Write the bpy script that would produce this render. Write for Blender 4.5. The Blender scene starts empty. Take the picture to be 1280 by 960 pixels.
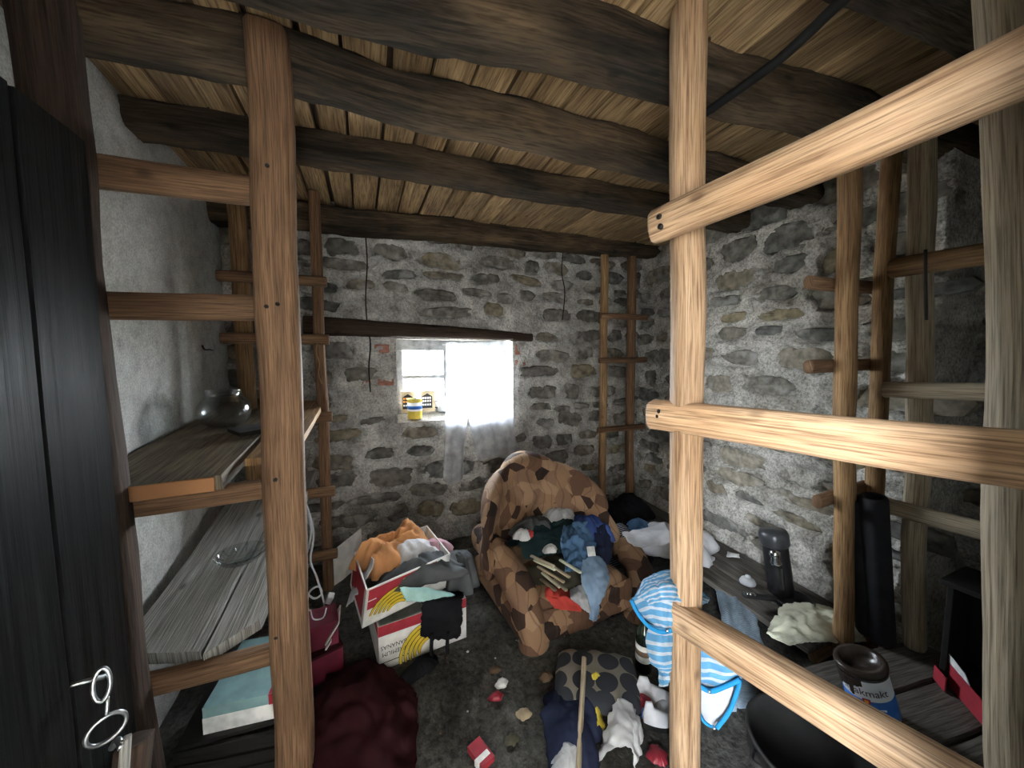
import bpy, bmesh, math, random
from mathutils import Vector, Matrix, noise
V = Vector
# ---------------------------------------------------------------- camera
scn = bpy.context.scene
FPX = 450.0; YAW = math.radians(22.3); PITCH = math.radians(4.5)
CAM = V((0, 0, 1.45))
cam_data = bpy.data.cameras.new('camera')
cam_data.sensor_fit = 'HORIZONTAL'; cam_data.sensor_width = 36.0
cam_data.lens = 36.0 * FPX / 1280.0
cam_data.clip_start = 0.02
cam = bpy.data.objects.new('camera', cam_data)
scn.collection.objects.link(cam)
cam.location = CAM
cam.rotation_euler = (math.pi / 2 - PITCH, 0, -YAW)
scn.camera = cam
# ---------------------------------------------------------------- overcast sky, light openings, exposure
world = bpy.data.worlds.new('world'); scn.world = world
world.use_nodes = True
bg = world.node_tree.nodes['Background']
bg.inputs[0].default_value = (0.86, 0.93, 1.0, 1); bg.inputs[1].default_value = 20.0
def portal(name, loc, rot, sx, sy):
    l = bpy.data.lights.new(name, 'AREA'); l.shape = 'RECTANGLE'; l.size = sx; l.size_y = sy
    l.cycles.is_portal = True
    o = bpy.data.objects.new(name, l); scn.collection.objects.link(o)
    o.location = loc; o.rotation_euler = rot
portal('window_portal', (0.68, 3.2, 1.27), (math.radians(90), 0, math.radians(180)), 1.1, 0.75)
portal('added_passage_portal_offscreen', (-1.6, -1.25, 1.1), (0, math.radians(-90), 0), 2.5, 1.5)      # sky portal at the open end of the added passage behind the camera
vs = scn.view_settings
scn.display_settings.display_device = 'sRGB'
vs.view_transform = 'Standard'; vs.look = 'None'; vs.gamma = 1.0; vs.use_curve_mapping = False
vs.exposure = 3.05

# ---------------------------------------------------------------- helpers
COL = scn.collection
FW = V((math.sin(YAW) * math.cos(PITCH), math.cos(YAW) * math.cos(PITCH), -math.sin(PITCH)))
RT = V((math.cos(YAW), -math.sin(YAW), 0)); UP = RT.cross(FW)
def _ray(px, py): return FW + RT * ((px - 640) / FPX) + UP * ((480 - py) / FPX)
def aty(px, py, y): d = _ray(px, py); return CAM + d * (y / d.y)       # a measured point at a known depth
def atx(px, py, x): d = _ray(px, py); return CAM + d * (x / d.x)
def atz(px, py, z): d = _ray(px, py); return CAM + d * ((z - CAM.z) / d.z)

def tag(o, label=None, cat=None, group=None, kind=None):
    if label: o['label'] = label
    if cat: o['category'] = cat
    if group: o['group'] = group
    if kind: o['kind'] = kind
    return o
def thing(name, loc, label, cat, group=None):
    o = bpy.data.objects.new(name, None); COL.objects.link(o)
    o.location = loc; o.empty_display_size = 0.05
    return tag(o, label, cat, group)
def origin_of(parent):
    p = V((0, 0, 0))
    while parent is not None:
        p += parent.location; parent = parent.parent
    return p
def mobj(name, verts, faces, mat, parent=None, smooth=True, uvs=None, loc=None, solid=0, label=None):
    """one mesh object from world-space vertices; origin at loc (or the parent's origin)"""
    base = origin_of(parent) + (V(loc) if loc is not None and parent is None else V((0, 0, 0)))
    me = bpy.data.meshes.new(name)
    me.from_pydata([tuple(V(v) - base) for v in verts], [], faces)
    if uvs is not None:
        ul = me.uv_layers.new(name='UVMap')
        flat = [c for uv in uvs for c in uv]
        ul.data.foreach_set('uv', flat)
    if smooth:
        me.polygons.foreach_set('use_smooth', [True] * len(me.polygons))
    me.materials.append(mat if not isinstance(mat, str) else M[mat])
    me.update()
    o = bpy.data.objects.new(name, me); COL.objects.link(o)
    if parent is not None: o.parent = parent
    elif loc is not None: o.location = loc
    if solid:
        md = o.modifiers.new('solid', 'SOLIDIFY'); md.thickness = solid; md.offset = 0
    if label: o['label'] = label
    return o
def basis(axis, side=None):
    a = axis.normalized()
    s = V(side) if side is not None else (V((1, 0, 0)) if abs(a.z) > .8 else V((0, 0, 1)).cross(a))
    s = (s - a * s.dot(a)).normalized()
    return a, s, a.cross(s)
def pole_mesh(p0, p1, w, t, sq=2.4, wob=.006, rvar=.05, n=14, seg=14, side=None, seed=0, taper=1.0, bevel=True, rough=0.):
    p0, p1 = V(p0), V(p1); L = (p1 - p0).length
    a, s, b = basis(p1 - p0, side)
    verts, faces, uvs = [], [], []
    per = math.pi * (w + t) / 2
    rows = [0.0] + [i / n for i in range(n + 1)] + [1.0]
    sc = [0.93] + [1.0] * (n + 1) + [0.93] if bevel else [1.0] * (n + 3)
    fr = []
    for i, f in enumerate(rows):
        q = V((seed * 7.13, f * L * 2.2, seed * 3.1))
        off = s * noise.noise(q) * wob * 1.6 + b * noise.noise(q + V((9, 0, 4))) * wob * 1.6
        if i == 1: f = min(.006 / L, .02)
        if i == n + 1: f = 1 - min(.006 / L, .02)
        c = p0 + (p1 - p0) * f + off
        tp = (1 + (taper - 1) * f) * sc[i]
        for k in range(seg):
            th = 2 * math.pi * k / seg
            cs, sn = math.cos(th), math.sin(th)
            r = 1 / ((abs(cs) ** sq + abs(sn) ** sq) ** (1 / sq))
            r *= 1 + rvar * noise.noise(V((cs * 1.3 + seed, sn * 1.3, f * L * 4 + seed * 2)))
            if rough: r *= 1 + rough * (noise.noise(V((cs * 4 + seed, sn * 4, f * L * 13))) + .7 * noise.noise(V((cs * 9 + seed, sn * 9, f * L * 5))))
            verts.append(c + s * (cs * r * w / 2 * tp) + b * (sn * r * t / 2 * tp))
        fr.append(f * L)
    R = len(rows)
    for i in range(R - 1):
        for k in range(seg):
            k2 = (k + 1) % seg
            faces.append((i * seg + k, i * seg + k2, (i + 1) * seg + k2, (i + 1) * seg + k))
            u0, u1 = k / seg * per, (k + 1) / seg * per
            uvs += [(u0, fr[i]), (u1, fr[i]), (u1, fr[i + 1]), (u0, fr[i + 1])]
    faces.append(tuple(range(seg - 1, -1, -1))); uvs += [(.05 * math.cos(6.28 * k / seg), .02 * math.sin(6.28 * k / seg)) for k in range(seg)]
    faces.append(tuple((R - 1) * seg + k for k in range(seg))); uvs += [(.05 * math.cos(6.28 * k / seg), .02 * math.sin(6.28 * k / seg)) for k in range(seg)]
    return verts, faces, uvs
def pole(name, p0, p1, w, t, mat, parent=None, loc=None, **kw):
    v, f, u = pole_mesh(p0, p1, w, t, **kw)
    return mobj(name, v, f, mat, parent, True, u, loc)
def plank_mesh(p0, p1, w, t, up=(0, 0, 1), n=10, warp=.003, edge=.006, seed=0, ends=(0, 0)):
    """a board from p0 to p1 (centreline of its mid plane), with wavy edges; uv v runs along the grain"""
    p0, p1 = V(p0), V(p1); L = (p1 - p0).length
    a = (p1 - p0).normalized(); u = V(up); u = (u - a * u.dot(a)).normalized(); s = a.cross(u)
    prof = [(-1, -1), (-.97, 1), (-.5, 1), (0, 1), (.5, 1), (.97, 1), (1, -1), (.5, -1), (-.5, -1)]
    perim = [0, t, t + w * .25, t + w * .5, t + w * .75, t + w, 2 * t + w, 2 * t + 1.25 * w, 2 * t + 1.75 * w, 2 * t + 2 * w]
    verts, faces, uvs = [], [], []
    m = len(prof); fr = []
    for i in range(n + 1):
        f = i / n
        wl = edge * noise.noise(V((seed * 3.7, f * L * 5, 1))); wr = edge * noise.noise(V((seed * 3.7, f * L * 5, 8)))
        up_off = warp * noise.noise(V((seed * 5.1, f * L * 2, 3))) * 2
        for (x, z) in prof:
            xx = x * w / 2 + (wl if x < 0 else wr) * abs(x)
            al = f * L
            if i == 0: al += ends[0] * x + .008 * noise.noise(V((x * 2, seed, 0)))
            if i == n: al += ends[1] * x + .008 * noise.noise(V((x * 2, seed, 5)))
            zz = z * t / 2 + up_off + (warp * noise.noise(V((x * 2, f * L * 3, seed))) if z > 0 else 0)
            verts.append(p0 + a * al + s * xx + u * zz)
        fr.append(f * L)
    for i in range(n):
        for k in range(m):
            k2 = (k + 1) % m
            faces.append((i * m + k, i * m + k2, (i + 1) * m + k2, (i + 1) * m + k))
            uvs += [(perim[k], fr[i]), (perim[k + 1], fr[i]), (perim[k + 1], fr[i + 1]), (perim[k], fr[i + 1])]
    faces.append(tuple(range(m - 1, -1, -1))); uvs += [(prof[k][0] * w / 2, prof[k][1] * t / 2) for k in range(m - 1, -1, -1)]
    faces.append(tuple(n * m + k for k in range(m))); uvs += [(prof[k][0] * w / 2, prof[k][1] * t / 2) for k in range(m)]
    return verts, faces, uvs
def plank(name, p0, p1, w, t, mat, parent=None, loc=None, **kw):
    v, f, u = plank_mesh(p0, p1, w, t, **kw)
    o = mobj(name, v, f, mat, parent, False, u, loc)
    return o
def box_vf(c, sx, sy, sz, rz=0.0, rx=0.0, ry=0.0):
    mtx = Matrix.Translation(V(c)) @ Matrix.Rotation(rz, 4, 'Z') @ Matrix.Rotation(ry, 4, 'Y') @ Matrix.Rotation(rx, 4, 'X')
    vs_ = [mtx @ V((x * sx / 2, y * sy / 2, z * sz / 2)) for x in (-1, 1) for y in (-1, 1) for z in (-1, 1)]
    fs = [(0, 1, 3, 2), (4, 6, 7, 5), (0, 4, 5, 1), (2, 3, 7, 6), (0, 2, 6, 4), (1, 5, 7, 3)]
    return vs_, fs
def box(name, c, sx, sy, sz, mat, parent=None, rz=0, rx=0, ry=0, bevel=.003, loc=None):
    v, f = box_vf(c, sx, sy, sz, rz, rx, ry)
    o = mobj(name, v, f, mat, parent, False, None, loc)
    if bevel:
        md = o.modifiers.new('bevel', 'BEVEL'); md.width = bevel; md.segments = 2
    return o
def tube_vf(pts, r, seg=8, smooth_n=4, closed=False):
    pts = [V(p) for p in pts]
    if smooth_n > 1: pts = spline(pts, smooth_n, closed)
    verts, faces = [], []; N = len(pts); prev = None
    for i, p in enumerate(pts):
        if closed: d = pts[(i + 1) % N] - pts[i - 1]
        else: d = pts[min(i + 1, N - 1)] - pts[max(i - 1, 0)]
        d = d.normalized() if d.length > 1e-9 else V((0, 0, 1))
        if prev is None: s = d.orthogonal().normalized()
        else:
            s = prev - d * prev.dot(d)
            s = s.normalized() if s.length > 1e-6 else d.orthogonal().normalized()
        prev = s; b = d.cross(s)
        rr = r(i / max(N - 1, 1)) if callable(r) else r
        for k in range(seg):
            th = 2 * math.pi * k / seg
            verts.append(p + s * math.cos(th) * rr + b * math.sin(th) * rr)
    for i in range(N if closed else N - 1):
        j = (i + 1) % N
        for k in range(seg):
            k2 = (k + 1) % seg
            faces.append((i * seg + k, i * seg + k2, j * seg + k2, j * seg + k))
    if not closed:
        faces.append(tuple(range(seg - 1, -1, -1))); faces.append(tuple((N - 1) * seg + k for k in range(seg)))
    return verts, faces
def tube(name, pts, r, mat, parent=None, seg=8, smooth_n=4, closed=False, loc=None):
    v, f = tube_vf(pts, r, seg, smooth_n, closed)
    return mobj(name, v, f, mat, parent, True, None, loc)
def cr(p0, p1, p2, p3, t):
    return 0.5 * ((2 * p1) + (p2 - p0) * t + (2 * p0 - 5 * p1 + 4 * p2 - p3) * t * t + (3 * p1 - p0 - 3 * p2 + p3) * t ** 3)
def spline(pts, n, closed=False):
    out = []; N = len(pts)
    if N < 3 and not closed:
        return [pts[0] + (pts[-1] - pts[0]) * (i / n) for i in range(n + 1)]
    rng = range(N) if closed else range(N - 1)
    for i in rng:
        if closed: q = [pts[(i + k) % N] for k in (-1, 0, 1, 2)]
        else: q = [pts[max(i - 1, 0)], pts[i], pts[i + 1], pts[min(i + 2, N - 1)]]
        for k in range(n): out.append(cr(*q, k / n))
    if not closed: out.append(pts[-1].copy())
    return out
def lathe_vf(profile, c, seg=28, axis=(0, 0, 1), side=None):
    a, s, b = basis(V(axis), side); c = V(c)
    verts, faces = [], []
    for (r, h) in profile:
        for k in range(seg):
            th = 2 * math.pi * k / seg
            verts.append(c + a * h + s * math.cos(th) * r + b * math.sin(th) * r)
    for i in range(len(profile) - 1):
        for k in range(seg):
            k2 = (k + 1) % seg
            faces.append((i * seg + k, i * seg + k2, (i + 1) * seg + k2, (i + 1) * seg + k))
    if profile[0][0] > 1e-5: faces.append(tuple(range(seg - 1, -1, -1)))
    if profile[-1][0] > 1e-5: faces.append(tuple((len(profile) - 1) * seg + k for k in range(seg)))
    return verts, faces
def lathe(name, profile, c, mat, parent=None, seg=28, axis=(0, 0, 1), loc=None, solid=0):
    v, f = lathe_vf(profile, c, seg, axis)
    o = mobj(name, v, f, mat, parent, True, None, loc, solid)
    return o
def loft(name, ctrl, mat, parent=None, nu=8, nv=8, amp=.006, freq=14., seed=0, thick=.004, loc=None, ridges=None, ragged=0.0, label=None):
    """cloth through a grid of control points (rows of points), with wrinkles along its normal"""
    rows = [spline([V(p) for p in r], nu) for r in ctrl]
    ncol = len(rows[0])
    cols = [spline([r[k] for r in rows], nv) for k in range(ncol)]
    nr = len(cols[0])
    P = [[cols[k][i] for k in range(ncol)] for i in range(nr)]
    verts, faces, uvs = [], [], []
    lu = sum((P[nr // 2][k + 1] - P[nr // 2][k]).length for k in range(ncol - 1))
    lv = sum((P[i + 1][ncol // 2] - P[i][ncol // 2]).length for i in range(nr - 1))
    for i in range(nr):
        for k in range(ncol):
            du = P[i][min(k + 1, ncol - 1)] - P[i][max(k - 1, 0)]
            dv = P[min(i + 1, nr - 1)][k] - P[max(i - 1, 0)][k]
            nn = du.cross(dv); nn = nn.normalized() if nn.length > 1e-12 else V((0, 0, 1))
            p = P[i][k]
            q = p * freq + V((seed * 5.3, seed * 1.7, 0))
            h = crumple(q, seed) * amp * 1.3
            if ridges: h += ridges[0] * math.sin(k / (ncol - 1) * math.pi * 2 * ridges[1] + 2 * noise.noise(V((i * .15, seed, 0)))) * (.3 + .7 * i / nr)
            p = p + nn * h
            if ragged and (i in (0, nr - 1) or k in (0, ncol - 1)):
                e = V((noise.noise(V((k * .9, i * .9, seed))), noise.noise(V((k * .9, i * .9, seed + 4))), noise.noise(V((k * .9, i * .9, seed + 9)))))
                p = p + (du.normalized() * e.x + dv.normalized() * e.y) * ragged
            verts.append(p)
    for i in range(nr - 1):
        for k in range(ncol - 1):
            faces.append((i * ncol + k, i * ncol + k + 1, (i + 1) * ncol + k + 1, (i + 1) * ncol + k))
            u0, u1, v0, v1 = k / (ncol - 1) * lu, (k + 1) / (ncol - 1) * lu, i / (nr - 1) * lv, (i + 1) / (nr - 1) * lv
            uvs += [(u0, v0), (u1, v0), (u1, v1), (u0, v1)]
    o = mobj(name, verts, faces, mat, parent, True, uvs, loc, thick, label)
    return o
def crumple(q, seed):
    """sharp-creased cloth relief in -1..1"""
    w = V((noise.noise(q * .7 + V((seed, 3, 1))), noise.noise(q * .7 + V((1, seed, 7))), noise.noise(q * .7 + V((5, 2, seed))))) * .9
    q = q + w
    a = 1 - 2.2 * abs(noise.noise(q)); b = 1 - 2.2 * abs(noise.noise(q * 2.2 + V((9, 1, 4)))); c = 1 - 2.2 * abs(noise.noise(q * 4.6))
    return a * .6 + b * .32 + c * .14
def heap(name, c, a, b, h, mat, parent=None, rz=0., seed=0, amp=.03, freq=9., n=44, base=None, loc=None, flat=.75):
    """a crumpled bundle of cloth: irregular creased mound"""
    verts, faces, uvs = [], [], []
    c = V(c); rings, seg = n // 2, n + 20
    cz, sz = math.cos(rz), math.sin(rz)
    for i in range(rings + 1):
        f = i / rings
        for k in range(seg):
            th = 2 * math.pi * k / seg
            rr = f * (1 + .34 * noise.noise(V((math.cos(th) * 1.6, math.sin(th) * 1.6, seed * 3.3))) + .16 * noise.noise(V((math.cos(th) * 5, math.sin(th) * 5, seed))))
            x, y = a * rr * math.cos(th), b * rr * math.sin(th)
            X, Y = c.x + x * cz - y * sz, c.y + x * sz + y * cz
            q = V((X * freq, Y * freq, seed * 2.7))
            lump = .75 + .5 * noise.noise(V((X * 5 + seed, Y * 5, seed * 1.9)))
            zz = c.z + h * lump * (1 - f ** 2.4) ** flat + crumple(q, seed) * amp * (1 - f ** 5) * .9
            if f == 1: zz = c.z + .002
            e = crumple(q * 1.3 + V((3, 3, 3)), seed + 5) * amp * .35 * f
            verts.append(V((X + math.cos(th) * e, Y + math.sin(th) * e, max(zz, c.z + .001))))
    for i in range(rings):
        for k in range(seg):
            k2 = (k + 1) % seg
            faces.append((i * seg + k, i * seg + k2, (i + 1) * seg + k2, (i + 1) * seg + k))
    faces.append(tuple(rings * seg + k for k in range(seg)))
    for fc in faces: uvs += [(verts[j].x, verts[j].y + verts[j].z) for j in fc]
    return mobj(name, verts, faces, mat, parent, True, uvs, loc)
def text_mesh(s, size):
    cu = bpy.data.curves.new('txt', 'FONT'); cu.body = s; cu.size = size; cu.align_x = 'CENTER'; cu.align_y = 'CENTER'; cu.resolution_u = 3
    ob = bpy.data.objects.new('txt', cu); COL.objects.link(ob)
    bpy.context.view_layer.update()
    me = bpy.data.meshes.new_from_object(ob.evaluated_get(bpy.context.evaluated_depsgraph_get()))
    vs_ = [(v.co.x, v.co.y) for v in me.vertices]; fs = [tuple(p.vertices) for p in me.polygons]
    bpy.data.objects.remove(ob); bpy.data.curves.remove(cu); bpy.data.meshes.remove(me)
    return vs_, fs

# ---------------------------------------------------------------- materials
M = {}
def nodes_of(name):
    m = bpy.data.materials.new(name); m.use_nodes = True
    nt = m.node_tree; p = nt.nodes['Principled BSDF']
    M[name] = m
    return m, nt, p
def N(nt, typ, **props):
    n = nt.nodes.new(typ)
    for k, v in props.items():
        if k.startswith('i_'):
            n.inputs[int(k[2:])].default_value = v
        else: setattr(n, k, v)
    return n
def ramp(nt, stops, interp='LINEAR'):
    r = nt.nodes.new('ShaderNodeValToRGB'); r.color_ramp.interpolation = interp
    e = r.color_ramp.elements
    while len(e) < len(stops): e.new(.5)
    for k, (pos, c) in enumerate(stops):
        e[k].position = pos; e[k].color = (*c, 1) if len(c) == 3 else c
    return r
def mixc(nt, fac, a, b, blend='MIX'):
    m = nt.nodes.new('ShaderNodeMix'); m.data_type = 'RGBA'; m.blend_type = blend
    L = nt.links
    for idx, val in ((0, fac), (6, a), (7, b)):
        if hasattr(val, 'is_output'): L.new(val, m.inputs[idx])
        elif idx == 0: m.inputs[0].default_value = val
        else: m.inputs[idx].default_value = (*val, 1)
    return m.outputs[2]
def bump(nt, p, h, strength=.3, dist=.01):
    b = nt.nodes.new('ShaderNodeBump'); b.inputs['Strength'].default_value = strength; b.inputs['Distance'].default_value = dist
    nt.links.new(h, b.inputs['Height']); nt.links.new(b.outputs[0], p.inputs['Normal'])
def plain(name, col, rough=.7, metal=0., spec=.3, noise_amt=0.25, scale=18., bmp=.15):
    m, nt, p = nodes_of(name)
    tc = N(nt, 'ShaderNodeTexCoord')
    n = N(nt, 'ShaderNodeTexNoise'); n.inputs['Scale'].default_value = scale; n.inputs['Detail'].default_value = 6
    nt.links.new(tc.outputs['Object'], n.inputs['Vector'])
    d = tuple(c * (1 - noise_amt) for c in col); l = tuple(min(1, c * (1 + noise_amt)) for c in col)
    r = ramp(nt, [(.35, d), (.65, l)]); nt.links.new(n.outputs[0], r.inputs[0]); nt.links.new(r.outputs[0], p.inputs['Base Color'])
    p.inputs['Roughness'].default_value = rough; p.inputs['Metallic'].default_value = metal; p.inputs['Specular IOR Level'].default_value = spec
    if bmp: bump(nt, p, n.outputs[0], bmp, .004)
    return m
def wood(name, light, mid, dark, su=26., sv=1.6, rough=.75, stain=None, stain_amt=.5, cracks=0., knots=True, bmp=.35, spec=.25):
    m, nt, p = nodes_of(name); L = nt.links
    uv = N(nt, 'ShaderNodeTexCoord'); oi = N(nt, 'ShaderNodeObjectInfo')
    mp = N(nt, 'ShaderNodeMapping'); mp.inputs['Scale'].default_value = (su, sv, 1)
    L.new(uv.outputs['UV'], mp.inputs['Vector'])
    off = N(nt, 'ShaderNodeVectorMath', operation='SCALE'); off.inputs[0].default_value = (13.7, 7.3, 9.1); L.new(oi.outputs['Random'], off.inputs['Scale'])
    add = N(nt, 'ShaderNodeVectorMath', operation='ADD'); L.new(mp.outputs[0], add.inputs[0]); L.new(off.outputs[0], add.inputs[1])
    n1 = N(nt, 'ShaderNodeTexNoise'); n1.inputs['Scale'].default_value = 1.; n1.inputs['Detail'].default_value = 7; n1.inputs['Roughness'].default_value = .62; n1.inputs['Distortion'].default_value = .5
    L.new(add.outputs[0], n1.inputs['Vector'])
    r1 = ramp(nt, [(.28, dark), (.48, mid), (.68, light)]); L.new(n1.outputs[0], r1.inputs[0])
    # broad tone along the board
    mp2 = N(nt, 'ShaderNodeMapping'); mp2.inputs['Scale'].default_value = (7, 2.2, 1); L.new(uv.outputs['UV'], mp2.inputs['Vector'])
    add2 = N(nt, 'ShaderNodeVectorMath', operation='ADD'); L.new(mp2.outputs[0], add2.inputs[0]); L.new(off.outputs[0], add2.inputs[1])
    n2 = N(nt, 'ShaderNodeTexNoise'); n2.inputs['Detail'].default_value = 4; n2.inputs['Scale'].default_value = 1.; L.new(add2.outputs[0], n2.inputs['Vector'])
    col = r1.outputs[0]
    if stain:
        r2 = ramp(nt, [(.42, (0, 0, 0)), (.66, (1, 1, 1))]); L.new(n2.outputs[0], r2.inputs[0])
        mm = N(nt, 'ShaderNodeMath', operation='MULTIPLY'); mm.inputs[1].default_value = stain_amt; L.new(r2.outputs[0], mm.inputs[0])
        col = mixc(nt, mm.outputs[0], col, stain)
    if knots:
        vo = N(nt, 'ShaderNodeTexVoronoi'); vo.inputs['Scale'].default_value = 1.
        mp3 = N(nt, 'ShaderNodeMapping'); mp3.inputs['Scale'].default_value = (9, 4.5, 1); L.new(uv.outputs['UV'], mp3.inputs['Vector'])
        add3 = N(nt, 'ShaderNodeVectorMath', operation='ADD'); L.new(mp3.outputs[0], add3.inputs[0]); L.new(off.outputs[0], add3.inputs[1])
        L.new(add3.outputs[0], vo.inputs['Vector'])
        r3 = ramp(nt, [(.05, (1, 1, 1)), (.13, (0, 0, 0))]); L.new(vo.outputs['Distance'], r3.inputs[0])
        mk = N(nt, 'ShaderNodeMath', operation='MULTIPLY'); mk.inputs[1].default_value = .7; L.new(r3.outputs[0], mk.inputs[0])
        col = mixc(nt, mk.outputs[0], col, tuple(c * .55 for c in dark))
    mp4 = N(nt, 'ShaderNodeMapping'); mp4.inputs['Scale'].default_value = (su * 3.2, sv * 4., 1); L.new(uv.outputs['UV'], mp4.inputs['Vector'])
    add4 = N(nt, 'ShaderNodeVectorMath', operation='ADD'); L.new(mp4.outputs[0], add4.inputs[0]); L.new(off.outputs[0], add4.inputs[1])
    n4 = N(nt, 'ShaderNodeTexNoise'); n4.inputs['Scale'].default_value = 1.; n4.inputs['Detail'].default_value = 4; L.new(add4.outputs[0], n4.inputs['Vector'])
    r4 = ramp(nt, [(.34, (.50, .47, .44)), (.52, (1., 1., 1.)), (.7, (1.18, 1.18, 1.18))]); L.new(n4.outputs[0], r4.inputs[0])
    col = mixc(nt, 1., col, r4.outputs[0], 'MULTIPLY')
    # piece to piece difference
    hv = N(nt, 'ShaderNodeHueSaturation'); mr = N(nt, 'ShaderNodeMapRange'); mr.inputs['To Min'].default_value = .75; mr.inputs['To Max'].default_value = 1.2
    L.new(oi.outputs['Random'], mr.inputs[0]); L.new(mr.outputs[0], hv.inputs['Value']); L.new(col, hv.inputs['Color'])
    L.new(hv.outputs[0], p.inputs['Base Color'])
    p.inputs['Roughness'].default_value = rough; p.inputs['Specular IOR Level'].default_value = spec
    bump(nt, p, n1.outputs[0], bmp, .006)
    return m
wood('wood_fresh', (.66, .46, .30), (.53, .35, .21), (.24, .13, .075), su=95, sv=2.2, rough=.6, stain=(.36, .20, .10), stain_amt=.6)
wood('wood_pale', (.48, .41, .30), (.38, .315, .22), (.21, .165, .11), su=110, sv=2.0, rough=.65, stain=(.30, .24, .165), stain_amt=.5)
wood('wood_old', (.27, .16, .09), (.185, .105, .058), (.065, .036, .022), su=120, sv=2.2, stain=(.10, .055, .03), stain_amt=.6)
wood('wood_amber', (.44, .28, .14), (.32, .19, .09), (.12, .065, .034), su=110, sv=2.4, stain=(.15, .085, .042), stain_amt=.65)
wood('wood_ceiling', (.56, .40, .22), (.43, .29, .15), (.17, .10, .05), su=60, sv=2.2, stain=(.15, .095, .055), stain_amt=.7)
wood('wood_beam', (.075, .053, .034), (.026, .019, .013), (.007, .006, .005), su=60, sv=3., rough=.95, stain=(.17, .115, .065), stain_amt=.6, bmp=.9)
wood('wood_grey', (.48, .47, .44), (.33, .32, .30), (.07, .065, .06), su=150, sv=2.0, rough=.85, stain=(.18, .17, .155), stain_amt=.5, bmp=.9)
wood('wood_shelf', (.30, .245, .165), (.20, .16, .105), (.08, .06, .04), su=110, sv=2.2, stain=(.08, .065, .048), stain_amt=.6)
wood('wood_dusty', (.20, .185, .165), (.135, .122, .107), (.045, .04, .035), su=90, sv=2.4, rough=.9, stain=(.06, .052, .046), stain_amt=.6)
wood('wood_black', (.013, .014, .0145), (.008, .0083, .0085), (.004, .004, .004), su=60, sv=1.2, rough=.42, knots=False, bmp=.3, spec=.035)
wood('wood_darkpost', (.075, .046, .03), (.045, .028, .02), (.015, .011, .008), su=80, sv=2.2, rough=.85)
wood('wood_endgrain', (.45, .22, .10), (.36, .17, .075), (.22, .09, .04), su=60, sv=60, knots=False)

def wall_mat(name, stops, scale, dirt, dirt_amt, speck=None, bmp=.6, det=1.):
    m, nt, p = nodes_of(name); L = nt.links
    tc = N(nt, 'ShaderNodeTexCoord')
    n1 = N(nt, 'ShaderNodeTexNoise'); n1.inputs['Scale'].default_value = scale; n1.inputs['Detail'].default_value = 9; n1.inputs['Roughness'].default_value = .65
    L.new(tc.outputs['Object'], n1.inputs['Vector'])
    r1 = ramp(nt, stops); L.new(n1.outputs[0], r1.inputs[0])
    n2 = N(nt, 'ShaderNodeTexNoise'); n2.inputs['Scale'].default_value = scale * .28; n2.inputs['Detail'].default_value = 6; n2.inputs['Distortion'].default_value = .6
    L.new(tc.outputs['Object'], n2.inputs['Vector'])
    r2 = ramp(nt, [(.45, (0, 0, 0)), (.68, (1, 1, 1))]); L.new(n2.outputs[0], r2.inputs[0])
    mm = N(nt, 'ShaderNodeMath', operation='MULTIPLY'); mm.inputs[1].default_value = dirt_amt; L.new(r2.outputs[0], mm.inputs[0])
    col = mixc(nt, mm.outputs[0], r1.outputs[0], dirt)
    n3 = N(nt, 'ShaderNodeTexNoise'); n3.inputs['Scale'].default_value = scale * 9; n3.inputs['Detail'].default_value = 4
    L.new(tc.outputs['Object'], n3.inputs['Vector'])
    if speck:
        mp = N(nt, 'ShaderNodeMapping'); mp.inputs['Scale'].default_value = (scale * 6, scale * 6, scale * 2.2); L.new(tc.outputs['Object'], mp.inputs['Vector'])
        n4 = N(nt, 'ShaderNodeTexNoise'); n4.inputs['Scale'].default_value = 1; n4.inputs['Detail'].default_value = 3; L.new(mp.outputs[0], n4.inputs['Vector'])
        r4 = ramp(nt, [(.66, (0, 0, 0)), (.74, (1, 1, 1))]); L.new(n4.outputs[0], r4.inputs[0])
        m4 = N(nt, 'ShaderNodeMath', operation='MULTIPLY'); m4.inputs[1].default_value = .6; L.new(r4.outputs[0], m4.inputs[0])
        col = mixc(nt, m4.outputs[0], col, speck)
    r5 = ramp(nt, [(.32, (1 - .40 * det, 1 - .41 * det, 1 - .43 * det)), (.5, (1., 1., 1.)), (.68, (1 + .24 * det,) * 3)]); L.new(n3.outputs[0], r5.inputs[0])
    col = mixc(nt, 1., col, r5.outputs[0], 'MULTIPLY')
    n6 = N(nt, 'ShaderNodeTexNoise'); n6.inputs['Scale'].default_value = 150; n6.inputs['Detail'].default_value = 3; L.new(tc.outputs['Object'], n6.inputs['Vector'])
    r6 = ramp(nt, [(.3, (.72, .72, .72)), (.7, (1.22, 1.22, 1.22))]); L.new(n6.outputs[0], r6.inputs[0])
    col = mixc(nt, 1., col, r6.outputs[0], 'MULTIPLY')
    L.new(col, p.inputs['Base Color']); p.inputs['Roughness'].default_value = .95; p.inputs['Specular IOR Level'].default_value = .15
    ad = N(nt, 'ShaderNodeMath', operation='ADD'); L.new(n1.outputs[0], ad.inputs[0])
    ml = N(nt, 'ShaderNodeMath', operation='MULTIPLY'); ml.inputs[1].default_value = .6; L.new(n3.outputs[0], ml.inputs[0]); L.new(ml.outputs[0], ad.inputs[1])
    bump(nt, p, ad.outputs[0], bmp, .02)
    return m
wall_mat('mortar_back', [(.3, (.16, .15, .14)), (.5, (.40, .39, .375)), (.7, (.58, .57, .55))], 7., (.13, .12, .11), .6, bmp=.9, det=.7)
wall_mat('mortar_right', [(.3, (.20, .185, .16)), (.5, (.48, .46, .42)), (.7, (.64, .62, .58))], 7., (.22, .20, .165), .6, bmp=.9)
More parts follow.
